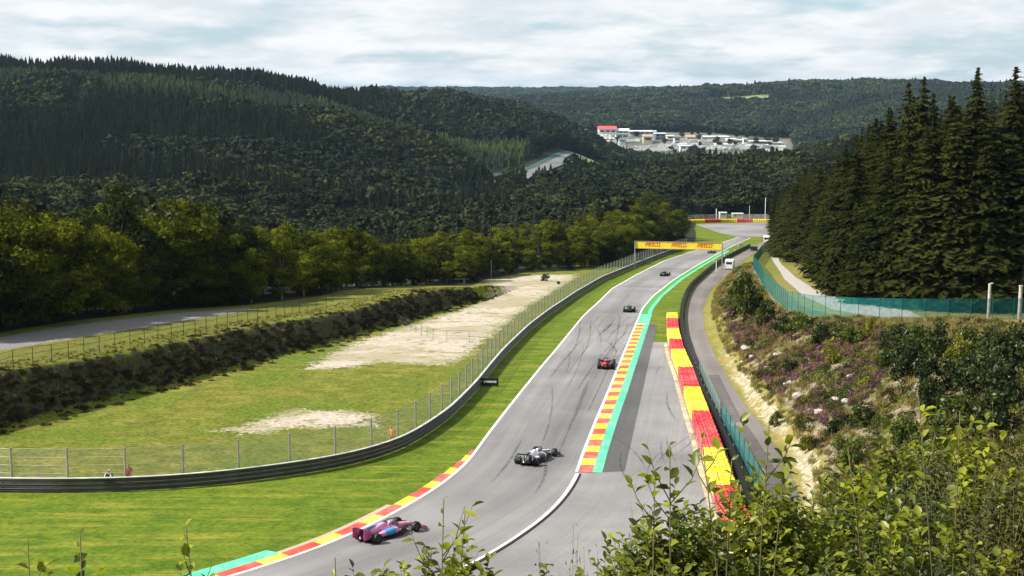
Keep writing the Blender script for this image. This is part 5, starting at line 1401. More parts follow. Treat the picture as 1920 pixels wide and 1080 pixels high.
# ------------------------------------------------------------------ far woods that read as one mass: instanced on points
def scatter(name, P, scl, rz, vi, protos, label, cat):
    me = bpy.data.meshes.new(name); me.vertices.add(len(P)); me.vertices.foreach_set('co', np.asarray(P, np.float32).ravel())
    A = me.attributes.new('scl', 'FLOAT_VECTOR', 'POINT'); A.data.foreach_set('vector', np.asarray(scl, np.float32).ravel())
    A = me.attributes.new('rot', 'FLOAT_VECTOR', 'POINT'); rr = np.zeros((len(P), 3), np.float32); rr[:, 2] = rz; A.data.foreach_set('vector', rr.ravel())
    A = me.attributes.new('vi', 'INT', 'POINT'); A.data.foreach_set('value', np.asarray(vi, np.int32))
    o = link(name, me); tag(o, label, cat, None, 'stuff')
    ng = bpy.data.node_groups.new(name + '_scatter', 'GeometryNodeTree')
    ng.interface.new_socket('Geometry', in_out='INPUT', socket_type='NodeSocketGeometry'); ng.interface.new_socket('Geometry', in_out='OUTPUT', socket_type='NodeSocketGeometry')
    gi = ng.nodes.new('NodeGroupInput'); go = ng.nodes.new('NodeGroupOutput'); jn = ng.nodes.new('GeometryNodeJoinGeometry')
    def named(nm, dt):
        n = ng.nodes.new('GeometryNodeInputNamedAttribute'); n.data_type = dt; n.inputs['Name'].default_value = nm; return [s for s in n.outputs if s.enabled][0]
    a_s, a_r, a_v = named('scl', 'FLOAT_VECTOR'), named('rot', 'FLOAT_VECTOR'), named('vi', 'INT')
    for k, pm in enumerate(protos):
        po = bpy.data.objects.new(name + '_source', pm)
        oi = ng.nodes.new('GeometryNodeObjectInfo'); oi.inputs['Object'].default_value = po; oi.inputs['As Instance'].default_value = True
        cp = ng.nodes.new('FunctionNodeCompare'); cp.data_type = 'INT'; cp.operation = 'EQUAL'
        ins = [s for s in cp.inputs if s.enabled and s.type == 'INT']; ng.links.new(a_v, ins[0]); ins[1].default_value = k
        ip = ng.nodes.new('GeometryNodeInstanceOnPoints')
        ng.links.new(gi.outputs[0], ip.inputs['Points']); ng.links.new(cp.outputs[0], ip.inputs['Selection']); ng.links.new(oi.outputs['Geometry'], ip.inputs['Instance'])
        ng.links.new(a_r, ip.inputs['Rotation']); ng.links.new(a_s, ip.inputs['Scale']); ng.links.new(ip.outputs[0], jn.inputs[0])
    ng.links.new(jn.outputs[0], go.inputs[0])
    md = o.modifiers.new('scatter', 'NODES'); md.node_group = ng
    return o
def low_conifer(seed, mat, layers=8, arms=8, r0=0.155):
    g = np.random.default_rng(seed); V, F, T = [], [], []
    for l in range(layers):
        f = l / layers; z1 = 0.06 + 0.94 * min(f + 1.75 / layers, 1.0); z0 = 0.05 + 0.95 * f; r = r0 * (1 - f) ** 0.85 * g.uniform(0.85, 1.15) + 0.006; a0 = g.uniform(0, 6.28); b = len(V); tn = g.random()
        V.append((g.normal() * 0.004, g.normal() * 0.004, z1)); T.append(tn)
        for k in range(arms * 2):
            a = a0 + math.pi * k / arms; rr = r * (g.uniform(0.85, 1.25) if k % 2 == 0 else g.uniform(0.35, 0.6)); V.append((rr * math.cos(a), rr * math.sin(a), z0 + (0 if k % 2 == 0 else 0.03) - g.uniform(0, 0.025))); T.append(tn * 0.6 + 0.4 * g.random())
        F += [(b, b + 1 + k, b + 1 + (k + 1) % (arms * 2)) for k in range(arms * 2)]
    return with_tone(np_mesh('far_spruce', np.array(V), F, [mat]), T)
def low_broad(seed, mat):
    g = np.random.default_rng(seed); Vs, Fs, T, b = [], [], [], 0
    for _ in range(15):
        p = g.normal(size=3); p /= np.linalg.norm(p); c = np.array([p[0] * 0.27, p[1] * 0.27, 0.6 + p[2] * 0.27]) * g.uniform(0.8, 1.05); n = 24; tn = g.random()
        d = g.normal(size=(n, 3)); d /= np.linalg.norm(d, axis=1)[:, None]; d[:, 2] = np.abs(d[:, 2]) * 0.9 - 0.15
        V, F = quads(c + d * 0.15 * g.uniform(0.7, 1.1, (n, 1)), d + g.normal(size=(n, 3)) * 0.3, 0.075 * g.uniform(0.7, 1.3, n), g, 0.75)
        Vs.append(V); Fs.append(F + b); b += len(V); T.append(np.full(len(V), tn))
    return with_tone(np_mesh('far_tree', np.vstack(Vs), np.vstack(Fs), [mat]), np.concatenate(T))
FL_pts = FL
def grid_pts(d0, d1, sp, u0, u1, seed):
    g = np.random.default_rng(seed); ys = np.arange(d0, d1, sp); out = []
    for y in ys:
        xs = np.arange(u0 * y, u1 * y, sp); out.append(np.c_[xs + g.uniform(-0.48, 0.48, len(xs)) * sp, y + g.uniform(-0.48, 0.48, len(xs)) * sp])
    return np.vstack(out)
def free_of(P):
    X, Y = P[:, 0], P[:, 1]; k = np.ones(len(P), bool)
    xl, xr = np.interp(Y, *XL), np.interp(Y, *XR)
    k &= ~((Y < 650) & (X > xl - 2) & (X < xr + 4))
    # the near asphalt reaches out to the far corner
    k &= ~((Y < 660) & (X > np.interp(Y, BARR_L[:, 1], BARR_L[:, 0]) - 12) & (X < np.interp(Y, ROAD_R[:, 1], ROAD_R[:, 0]) + 8))
    k &= in_poly(PADDOCK, X, Y) < -2
    k &= in_poly(SLOPE, X, Y) < 0
    for q in FIELDS: k &= in_poly(q, X, Y) < 2
    d = poly_sd(FL, X, Y); half = (Y > 1090)
    k &= ~((d > -24) & (d < np.where(half, 62, 34)) & (Y > 890) & (Y < 1370))
    # sight line to the far track and the paddock stays open: spruces in front are kept low by distance
    return k
def visible(P, Z, Htree):
    """drop what the ground in front hides"""
    ang_ = P[:, 0] / P[:, 1]; bins = np.clip(((ang_ + 0.46) / 0.92 * 260).astype(int), 0, 259); keep = np.zeros(len(P), bool)
    for b in range(260):
        idx = np.where(bins == b)[0]
        if len(idx) == 0: continue
        u = -0.46 + 0.92 * (b + 0.5) / 260; D = np.geomspace(120, 9000, 220); e = (gzs(u * D, D) - ZC) / D; m = np.maximum.accumulate(e)
        keep[idx] = (Z[idx] + Htree[idx] * 1.05 - ZC) / P[idx, 1] > np.interp(P[idx, 1] * 0.97, D, m) - 0.002
    return keep
def wood(name, label, zones, protos, seed, terrain_noise=True):
    Ps, Hs, Vi, Wd = [], [], [], []
    g = np.random.default_rng(seed)
    for (d0, d1, sp, u0, u1, h0, h1, pick, cond, wd) in zones:
        P = grid_pts(d0, d1, sp, (u0 - 960) / FPX, (u1 - 960) / FPX, seed + int(d0)); P = P[free_of(P)]
        if cond is not None: P = P[cond(P)]
        if len(P) == 0: continue
        Ps.append(P); Hs.append(g.uniform(h0, h1, len(P)) * (1.0 + 0.5 * vnoise(P[:, 0], P[:, 1], 45, 3) + 0.35 * vnoise(P[:, 0], P[:, 1], 17, 8))); Vi.append(g.choice(pick, len(P))); Wd.append(np.full(len(P), wd))
    P = np.vstack(Ps); H = np.concatenate(Hs); vi = np.concatenate(Vi); wd = np.concatenate(Wd)
    Z = near_z(P[:, 0], P[:, 1])
    k = visible(P, Z, H); P, H, vi, Z, wd = P[k], H[k], vi[k], Z[k], wd[k]
    s = H * g.uniform(0.9, 1.25, len(H)) * wd
    print(name, len(P))
    return scatter(name, np.c_[P, Z - 0.3], np.c_[s, s, H], g.uniform(0, 6.28, len(H)), vi, protos, label, 'wood')
C_M = [conifer(500 + i, 20, 0.15, 0.05, 8, M_NEEDLE_F, 6)[1] for i in range(3)]
C_L = [low_conifer(520 + i, M_NEEDLE_F) for i in range(3)]
C_Y = [low_conifer(530 + i, M_YOUNG_F, 6, 7, 0.26) for i in range(2)]
B_M = [broadleaf(540 + i, 20, 60, 0.045, 0.32, 0.36, 0.60, M_LEAF_F)[1] for i in range(3)]
B_L = [low_broad(560 + i, M_LEAF_F) for i in range(3)]
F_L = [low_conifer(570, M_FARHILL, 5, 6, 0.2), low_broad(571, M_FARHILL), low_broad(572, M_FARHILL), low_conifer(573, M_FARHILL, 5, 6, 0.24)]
behind = lambda P: poly_sd(EDGE, P[:, 0], P[:, 1]) < -26
left_hill = lambda P: P[:, 0] / P[:, 1] < np.interp(P[:, 1], [500, 900, 1300, 1800], [0.0, -0.01, 0.02, 0.06])
not_left = lambda P: ~left_hill(P)
n40 = lambda P, s=90, sd=9: vnoise(P[:, 0], P[:, 1], s, sd)
wood('hillside_wood', 'dark mixed wood covering the long hillside at left', [
    (240, 640, 6.2, -200, 1000, 13, 19, [0, 1, 2, 3, 4, 5, 3, 4], lambda P: behind(P) & ((P[:, 1] > 470) | (P[:, 0] / P[:, 1] < -0.22)), 1.05),
    (640, 1010, 5.6, -200, 1010, 12, 19, [6, 7, 8, 0, 1], lambda P: left_hill(P) & (n40(P) > -0.12), 1.1),
    (640, 1010, 6.4, -200, 1010, 10, 15, [9, 10, 11, 3], lambda P: left_hill(P) & (n40(P) <= -0.12), 1.15),
    (1010, 1285, 5.2, -200, 1010, 7, 11, [12, 13, 12, 13, 6], lambda P: left_hill(P) & (n40(P, 120, 4) > -0.2), 1.0),
    (1010, 1285, 5.8, -200, 1010, 11, 16, [6, 7, 8, 10], lambda P: left_hill(P) & (n40(P, 120, 4) <= -0.2), 1.05),
    (1296, 1420, 5.0, -200, 760, 17, 21, [6, 7, 8], left_hill, 0.95),
    (1285, 1900, 6.5, 700, 1110, 14, 20, [6, 7, 8, 9, 10], left_hill, 1.1)],
    C_M + B_M + C_L + B_L + C_Y, 31)
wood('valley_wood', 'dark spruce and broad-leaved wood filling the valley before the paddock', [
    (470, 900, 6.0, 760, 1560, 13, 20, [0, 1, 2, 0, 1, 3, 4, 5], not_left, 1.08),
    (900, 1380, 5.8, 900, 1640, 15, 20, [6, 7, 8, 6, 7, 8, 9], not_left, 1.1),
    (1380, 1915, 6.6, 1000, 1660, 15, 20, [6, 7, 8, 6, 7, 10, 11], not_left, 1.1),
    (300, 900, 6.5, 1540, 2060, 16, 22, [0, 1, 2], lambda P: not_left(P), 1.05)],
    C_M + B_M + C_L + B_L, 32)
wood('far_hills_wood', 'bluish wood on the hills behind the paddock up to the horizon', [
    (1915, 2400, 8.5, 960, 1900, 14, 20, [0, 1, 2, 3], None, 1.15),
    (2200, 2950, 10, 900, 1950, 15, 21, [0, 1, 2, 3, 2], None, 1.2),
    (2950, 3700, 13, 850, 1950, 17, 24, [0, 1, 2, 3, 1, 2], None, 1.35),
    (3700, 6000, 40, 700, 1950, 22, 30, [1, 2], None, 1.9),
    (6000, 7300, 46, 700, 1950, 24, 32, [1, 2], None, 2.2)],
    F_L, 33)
# ------------------------------------------------------------------ ground plants on the banks (uncountable) and single shrubs, rocks
def tuft(seed, n, h, spread, width, mat, lean=0.5, tip=None):
    """a clump of upright blades or sprigs, unit size"""
    g = np.random.default_rng(seed); V, F, T = [], [], []
    for i in range(n):
        a = g.uniform(0, 6.28); r = spread * math.sqrt(g.random()); x, y = r * math.cos(a), r * math.sin(a); hh = h * g.uniform(0.5, 1.1); la = g.uniform(0, 6.28); l = lean * hh * g.random()
        dx, dy = math.cos(la) * l, math.sin(la) * l; wx, wy = math.cos(a + 1.57) * width, math.sin(a + 1.57) * width; b = len(V); tn = g.random()
        V += [(x - wx, y - wy, 0), (x + wx, y + wy, 0), (x + wx * 0.8 + dx * 0.5, y + wy * 0.8 + dy * 0.5, hh * 0.62), (x - wx * 0.8 + dx * 0.5, y - wy * 0.8 + dy * 0.5, hh * 0.62), (x + dx, y + dy, hh)]
        F += [(b, b + 1, b + 2, b + 3), (b + 3, b + 2, b + 4)]; T += [tn] * 5
    return with_tone(np_mesh('tuft', np.array(V), F, [mat]), T)
def mound(seed, n, rad, hh, leaf, mat, base=None):
    """a low cushion of small sprigs: heather, bramble"""
    g = np.random.default_rng(seed); d = g.normal(size=(n, 3)); d /= np.linalg.norm(d, axis=1)[:, None]; d[:, 2] = np.abs(d[:, 2])
    lump = 1 + 0.28 * np.sin(d[:, 0] * 6 + seed) * np.cos(d[:, 1] * 5 + seed * 2)
    C = d * np.array([rad, rad, hh]) * (lump * g.uniform(0.72, 1.08, n))[:, None]
    V, F = quads(C, d + g.normal(size=(n, 3)) * 0.7, leaf * g.uniform(0.6, 1.3, n), g, 0.5)
    return with_tone(np_mesh('cushion', V, F, [mat]), np.repeat(np.clip(0.5 + 0.5 * np.sin(C[:, 0] * 7 / rad + seed) * np.cos(C[:, 1] * 6 / rad), 0, 1), 4))
M_HEATHER = leafmat('heather_bloom', (0.034, 0.017, 0.021), (0.20, 0.095, 0.125), 0.1, 0.4, 0)
M_BROWNH = leafmat('faded_heather', (0.05, 0.04, 0.018), (0.22, 0.155, 0.085), 0.1, 0.4, 0)
M_SCRUB = leafmat('bank_scrub', (0.008, 0.011, 0.004), (0.048, 0.055, 0.013), 0.1, 0.4, 0)
M_SCRUBB = leafmat('bank_scrub_brown', (0.011, 0.008, 0.007), (0.045, 0.033, 0.025), 0.1, 0.4, 0)
M_DRYG = leafmat('dry_grass', (0.10, 0.075, 0.025), (0.34, 0.27, 0.11), 0.2, 0.4, 0)
M_GREENG = leafmat('green_grass', (0.05, 0.065, 0.008), (0.20, 0.20, 0.025), 0.2, 0.4, 0)
M_SHRUB = leafmat('shrub_leaf', (0.016, 0.028, 0.006), (0.095, 0.120, 0.018), 0.2, 0.35, 0.015)
M_SHRUBD = leafmat('shrub_leaf_dark', (0.010, 0.018, 0.006), (0.046, 0.060, 0.016), 0.15, 0.35, 0.015)
M_SHRUBY = leafmat('shrub_leaf_yellow', (0.05, 0.06, 0.006), (0.21, 0.20, 0.02), 0.25, 0.35, 0.01)
M_ROCK = None
t = NT('pale_rock'); nr = t.noise(t.coord('Object'), 3.0, 6, 0.7); M_ROCK = t.pbr(t.mix(t.rng(nr, 0.3, 0.7), (0.17, 0.145, 0.12), (0.47, 0.42, 0.37)), 0.95, 0, t.bump(nr, 0.8, 0.1), 0.1)
PH = [mound(1, 420, 0.62, 0.42, 0.075, M_HEATHER), mound(2, 360, 0.52, 0.36, 0.07, M_HEATHER), mound(3, 360, 0.58, 0.34, 0.075, M_BROWNH)]
PS = [mound(4, 380, 0.9, 0.5, 0.085, M_SCRUB), mound(5, 380, 0.85, 0.42, 0.085, M_SCRUBB), mound(6, 300, 0.5, 0.6, 0.085, M_SCRUB)]
PG = [tuft(7, 70, 0.6, 0.40, 0.016, M_DRYG), tuft(8, 70, 0.5, 0.42, 0.016, M_GREENG), tuft(9, 60, 0.75, 0.35, 0.014, M_DRYG, 0.8)]
def cover(name, label, cat, P, protos, pick, smin, smax, seed, zdrop=0.06):
    g = np.random.default_rng(seed); n = len(P); s = g.uniform(smin, smax, n)
    Z = near_z(P[:, 0], P[:, 1]) - zdrop
    return scatter(name, np.c_[P, Z], np.c_[s, s, s * g.uniform(0.75, 1.2, n)], g.uniform(0, 6.28, n), g.choice(pick, n), protos, label, cat)
gq = np.random.default_rng(77)
# left bank: dark scrub
P = np.c_[gq.uniform(-72, 2, 60000), gq.uniform(96, 262, 60000)]
_, bl_, lo_, hi_, _, _ = ground_parts(P[:, 0], P[:, 1]); pr = P[(bl_ > 0.03) & (bl_ < 0.985) & (gq.random(len(P)) < 0.25 + 3.2 * bl_ * (1 - bl_)) & (vnoise(P[:, 0], P[:, 1], 5.0, 15) > -0.26)]
cover('bank_scrub', 'dark brown and green scrub covering the long bank at left', 'scrub', np.vstack([pr[:3600], P[(np.abs(lo_) < 1.6) | (np.abs(hi_) < 1.2)][:600]]), PS + PG[:2], [0, 1, 1, 2, 1, 4, 3, 1], 0.28, 0.72, 1)
P2 = P[(bl_ >= 0.985) & (hi_ < 0) & (hi_ > -5.5)]
cover('terrace_grass', 'rough yellowish grass tufts between the bank top and the fence', 'grass', P2[:1600], PG, [1, 1, 0], 0.3, 0.55, 2)
# right bank
P = np.c_[gq.uniform(14, 80, 90000), gq.uniform(60, 330, 90000)]
_, _, _, _, fd_, ri_ = ground_parts(P[:, 0], P[:, 1])
on_bank = (fd_ > 0.9) & (fd_ < 30) & (P[:, 1] < 320) & ((poly_sd(GFENCE, P[:, 0], P[:, 1]) > 0.5) | (P[:, 1] < 140))
pxp = np.array([proj(x, y, ZC - h) for x, y, h in zip(P[:, 0], P[:, 1], groundH(P[:, 0], P[:, 1]))])
nzz = vnoise(P[:, 0], P[:, 1], 7.0, 12)
hz1 = in_poly([(1362,560),(1420,575),(1480,610),(1540,625),(1650,600),(1672,680),(1640,745),(1560,800),(1480,770),(1420,700),(1370,640)], pxp[:, 0], pxp[:, 1]) > 0
k_h = on_bank & hz1 & (nzz > -0.16) & (fd_ > 2.2)
cover('heather', 'purple heather in bloom spread over the rocky bank at right', 'heather', P[k_h][:2400], PH + PS, [0, 1, 0, 1, 0, 2, 3], 0.45, 1.0, 3)
k_b = on_bank & ~k_h & (fd_ > 1.8) & (P[:, 1] < 190)
cover('faded_heather', 'brown faded heather and low scrub on the bank at right', 'heather', P[k_b & (nzz > 0.02)][:1500], PH + PS, [2, 2, 3, 4], 0.5, 1.1, 4)
cover('bank_grass', 'dry pale grass tufts on the bank above the service road', 'grass', P[on_bank & (P[:, 1] < 320)][:6500], PG, [0, 0, 2, 1], 0.55, 1.15, 5)

PB = [mound(31, 420, 0.8, 0.62, 0.075, M_SHRUB), mound(32, 420, 0.7, 0.55, 0.075, M_SHRUBY), mound(33, 420, 0.8, 0.6, 0.075, M_SHRUBD)]
cover('bramble', 'low green bramble patches among the heather on the bank at right', 'bramble', P[on_bank & (fd_ > 2.4) & (vnoise(P[:, 0], P[:, 1], 5.0, 22) > 0.06)][:950], PB, [0, 2, 0, 1], 0.45, 1.25, 7)
# rocks showing through the heather
def rock(x, y, s, label, seed):
    bm = bmesh.new(); bmesh.ops.create_icosphere(bm, subdivisions=2, radius=1.0); r = random.Random(seed)
    for v in bm.verts: v.co *= r.uniform(0.78, 1.12); v.co.z *= 0.55
    for v in bm.verts: v.co.x *= 1.25
    me = bpy.data.meshes.new('rock'); bm.to_mesh(me); bm.free(); me.materials.append(M_ROCK)
    return tag(link('rock', me, None, (x, y, nz1(x, y) + 0.08 * s), (r.uniform(-.3, .3), r.uniform(-.3, .3), r.uniform(0, 6)), s), label, 'rock', 'pale rocks on the heather bank')
rr_ = random.Random(9)
def on_bank_px(px, py, d0=62, d1=320):
    return on_ground(px, py, d0, d1, 500)
for i, (a, b, s) in enumerate([(1400,655,1.0),(1412,668,0.8),(1395,680,0.7),(1425,650,0.6),(1440,690,0.8),(1478,725,0.7),(1500,745,0.8),(1560,735,0.9),(1572,748,0.7),(1600,710,0.8),(1590,765,0.9),(1626,775,0.9),(1540,770,0.8),(1520,800,0.7),(1655,905,0.9),(1640,892,0.6),(1455,668,0.6),(1385,628,0.7)]):
    q = on_bank_px(a, b); rock(q[0], q[1], s * rr_.uniform(0.55, 0.9), 'pale grey rock showing through the heather on the bank at right', i)

# shrubs on the bank, singly
def shrub_proto(seed, mat, clumps=26, per=75, leaf=0.045, rx=0.5, hz=0.5, bark=M_BARK):
    g = np.random.default_rng(seed); Vs, Fs, T, b = [], [], [], 0; cs = []
    for _ in range(clumps):
        a = g.uniform(0, 6.28); r = rx * math.sqrt(g.random()) * 0.9; z = g.uniform(0.12, 0.92) * (1 - 0.55 * (r / rx) ** 2); c = np.array([r * math.cos(a), r * math.sin(a), z]); cs.append(c)
        n = per; d = g.normal(size=(n, 3)); d /= np.linalg.norm(d, axis=1)[:, None]
        C = c + d * g.uniform(0.05, 0.16, (n, 1)) * np.array([1.1, 1.1, 1.0]); C[:, 2] = np.maximum(C[:, 2], 0.02)
        V, F = quads(C, d + g.normal(size=(n, 3)) * 0.8, leaf * g.uniform(0.6, 1.25, n), g, 0.5); Vs.append(V); Fs.append(F + b); b += len(V); T.append(np.full(len(V), g.random()))
    cr = with_tone(np_mesh('foliage', np.vstack(Vs), np.vstack(Fs), [mat]), np.concatenate(T))
    m = MB()
    for c in cs[:9]: m.tube([(c[0] * 0.1, c[1] * 0.1, -0.05), (c[0] * 0.6, c[1] * 0.6, c[2] * 0.55), tuple(c)], [0.014, 0.010, 0.004], 5)
    return m.mesh('stems', bark), cr
SH_G = [shrub_proto(600 + i, M_SHRUB) for i in range(3)]; SH_D = [shrub_proto(610 + i, M_SHRUBD) for i in range(2)]; SH_Y = [shrub_proto(620 + i, M_SHRUBY, 18, 60, 0.05) for i in range(2)]
def shrub(x, y, h, w, protos, k, label, group='shrubs on the bank at right', name='shrub'):
    e = empty(name, (x, y, nz1(x, y) - 0.05), rr_.uniform(0, 6.28), label, 'shrub', group); st, fo = protos[k % len(protos)]
    link('stems', st, e, None, None, (w, w, h)); link('foliage', fo, e, None, None, (w, w, h)); return e
SB = [ # photo column, photo row of the foot, top row, width px, kind
 (1398,598,500,56,'g'),(1382,560,512,34,'g'),(1420,585,540,40,'d'),(1438,612,556,44,'g'),(1470,632,585,46,'g'),(1500,628,590,50,'g'),(1545,648,600,60,'d'),(1590,650,604,56,'g'),(1630,640,596,40,'y'),(1680,668,604,70,'d'),(1720,664,598,60,'g'),(1768,690,600,80,'d'),(1810,690,612,70,'g'),(1870,700,596,90,'d'),(1915,690,585,90,'d'),(1560,690,640,40,'y'),(1700,720,640,80,'d'),(1760,760,668,90,'d'),(1830,760,650,100,'d'),(1895,770,655,110,'d'),(1740,790,700,70,'d'),(1620,812,765,60,'g'),(1570,822,780,50,'d'),(1660,700,650,50,'g'),(1455,800,770,30,'g'),(1520,840,800,40,'y'),(1485,700,665,34,'d'),(1800,700,630,60,'y'),(1600,880,820,60,'g'),(1700,850,770,80,'g'),(1790,830,740,100,'g'),(1880,840,720,120,'d')]
desc = {'g': 'green', 'd': 'dark green', 'y': 'yellow-green'}
for i, (a, b, tpy, wpx, kd) in enumerate(SB):
    q = on_bank_px(a, b, 48, 320); D = q[1]; h = max((b - tpy) / FPX * D * 1.05, 0.5); w = wpx / FPX * D * 0.95
    where = 'at the top of the bank below the teal fence' if b < 660 and a > 1430 else ('beside the curve of the service road' if a < 1440 else 'on the heather bank at right')
    shrub(q[0], q[1], h, w, {'g': SH_G, 'd': SH_D, 'y': SH_Y}[kd], i, '%s shrub %s' % (desc[kd], where))
# small bushes on the pale gravel and behind it
for a, b, h, lab in ((1022, 527, 2.0, 'dark little round bush on the pale gravel near the guardrail'), (1047, 533, 0.9, 'tiny bush right of the round bush on the pale gravel')):
    q = on(a, b); shrub(q[0], q[1], h, h * 0.9, SH_D, 0, lab, None, 'bush')

# ------------------------------------------------------------------ foreground saplings and bushes
def leaf_geo(L=1.0, W=0.27, fold=0.10, curl=0.12):
    V = [(0, 0, 0), (-W, 0.34 * L, fold), (W, 0.34 * L, fold), (-W * 0.85, 0.68 * L, fold - curl * 0.4), (W * 0.85, 0.68 * L, fold - curl * 0.4), (0, L, -curl), (0, 0.36 * L, 0.0), (0, 0.70 * L, -curl * 0.5)]
    F = [(0, 6, 1), (0, 2, 6), (6, 7, 3, 1), (6, 2, 4, 7), (7, 5, 3), (7, 4, 5)]
    return np.array(V), F
LV, LF_ = leaf_geo()
M_FLEAF = leafmat('sapling_leaf', (0.020, 0.036, 0.007), (0.25, 0.265, 0.020), 0.40, 0.15, 0.018)
M_FLEAF2 = leafmat('bush_leaf', (0.014, 0.028, 0.006), (0.20, 0.225, 0.022), 0.36, 0.15, 0.018)
M_FSTEM = paint('sapling_stem', (0.10, 0.085, 0.035), 0.8)
leaf_me = [with_tone(np_mesh('leaf', leaf_geo(1, w, f, c)[0], LF_, [M_FLEAF], True), [tn] * 8) for w, f, c, tn in ((0.27, 0.10, 0.12, 0.25), (0.24, 0.06, 0.2, 0.5), (0.30, 0.12, 0.05, 0.7), (0.25, 0.14, 0.15, 0.95))]
def basis(d, up):
    d = d.normalized(); s = d.cross(up)
    if s.length < 1e-4: s = Vector((1, 0, 0))
    s.normalize(); return s, d, s.cross(d).normalized()
rs = random.Random(41)
def sapling(px, py, D, label, leafy=0.75, nleaf=20, lsz=0.05, lean=0.0, base_dx=0.0):
    """one slender shoot whose tip stands at the photo point; each leaf a part"""
    tip = at_D(px, py, D); bx, by = tip.x + base_dx, tip.y - rs.uniform(-0.2, 0.2); bz = nz1(bx, by)
    e = empty('sapling', (bx, by, bz), 0, label, 'sapling', 'single shoots in the foreground')
    t_ = tip - Vector((bx, by, bz)); H = t_.z
    b1, b2 = rs.uniform(-.10, .10), rs.uniform(-.05, .05)
    path = [Vector((t_.x * f ** 1.6 + b1 * math.sin(f * 3.14 * 1.5) * (1 - f) + rs.uniform(-.02, .02) * (1 - f), t_.y * f + b2 * math.sin(f * 4.7) * (1 - f), H * f)) for f in np.linspace(0, 1, 9)]; path[0].z -= 0.1
    MB().tube(path, [0.0075 * (1 - 0.8 * i / 8) + 0.0013 for i in range(9)], 6).build('stem', M_FSTEM, e, True)
    twigs = [path]
    for _ in range(3 if nleaf >= 18 else 2):
        f0 = 1 - leafy / max(H, leafy) * rs.uniform(0.35, 0.95); k = f0 * 8; j = min(int(k), 7); p0 = path[j].lerp(path[j + 1], k - j); a = rs.uniform(0, 6.28); L = leafy * rs.uniform(0.3, 0.55)
        tw = [p0, p0 + Vector((math.cos(a) * L * 0.35, math.sin(a) * L * 0.35, L * 0.45)), p0 + Vector((math.cos(a) * L * 0.55, math.sin(a) * L * 0.55, L * 0.95))]
        MB().tube(tw, [0.003, 0.0025, 0.001], 5).build('twig', M_FSTEM, e, True); twigs.append(tw)
    for i in range(nleaf):
        tw = twigs[0] if i < nleaf * 0.5 else twigs[1 + i % (len(twigs) - 1)]; nseg_ = len(tw) - 1
        f = (1 - leafy / max(H, leafy) * (i / (nleaf * 0.5)) ** 0.9) if tw is path else rs.uniform(0.3, 1.0)
        k = f * nseg_; j = min(int(k), nseg_ - 1); p = tw[j].lerp(tw[j + 1], k - j); ax = (tw[j + 1] - tw[j]).normalized()
        a = i * 2.4 + rs.uniform(-.4, .4); side = Vector((math.cos(a), math.sin(a), 0))
        d = (side * (0.75 if i > 1 else 0.25) + ax * rs.uniform(0.2, 1.0)).normalized(); s_, d_, u_ = basis(d, Vector((0, 0, 1)))
        M = Matrix((s_, d_, u_)).transposed().to_4x4(); sz = lsz * rs.uniform(0.7, 1.25) * (0.6 if i < 2 else 1)
        o = link('leaf', leaf_me[rs.randrange(4)], e); o.matrix_local = Matrix.Translation(p) @ M @ Matrix.Rotation(rs.uniform(-1.0, 1.0), 4, 'Y') @ Matrix.Rotation(rs.uniform(-.6, .5), 4, 'X') @ Matrix.Scale(sz, 4)
    return e
for a, b, D, n, lab in [
    (52, 1012, 6.0, 14, 'sapling shoot at the lower left picture corner'), (150, 1003, 5.8, 18, 'tallest shoot in the lower left, dark against the grass'), (348, 985, 5.6, 14, 'thin bare-topped shoot left of the green kerb paint'),
    (832, 936, 6.0, 20, 'tall leafy shoot in front of the track, right of the pink car'), (872, 962, 6.2, 18, 'leafy shoot just right of the tallest one before the track'),
    (628, 1046, 5.6, 12, 'short shoot below the pink car'), (1256, 836, 6.2, 24, 'tall shoot standing before the run-off, left of the tyre wall'), (1228, 886, 6.4, 16, 'shoot leaning left of the tall run-off shoot'),
    (1442, 797, 6.6, 24, 'tallest shoot over the service road'), (1476, 826, 6.8, 18, 'shoot right of the tallest one over the service road'), (1372, 862, 6.4, 20, 'shoot in front of the yellow tyres'), (1316, 822, 6.3, 10, 'slim shoot in front of the red tyres'),
    (1722, 742, 8.0, 20, 'tall light green shoot before the heather bank'), (1800, 770, 8.6, 20, 'light green shoot right of the tallest one before the bank'), (1590, 842, 7.6, 20, 'shoot rising from the bushes before the bank foot')]:
    sapling(a, b, D, lab, 0.42 if n < 20 else 0.55, n, 0.066 if a < 1000 else 0.072, 0, rs.uniform(-0.35, 0.35))

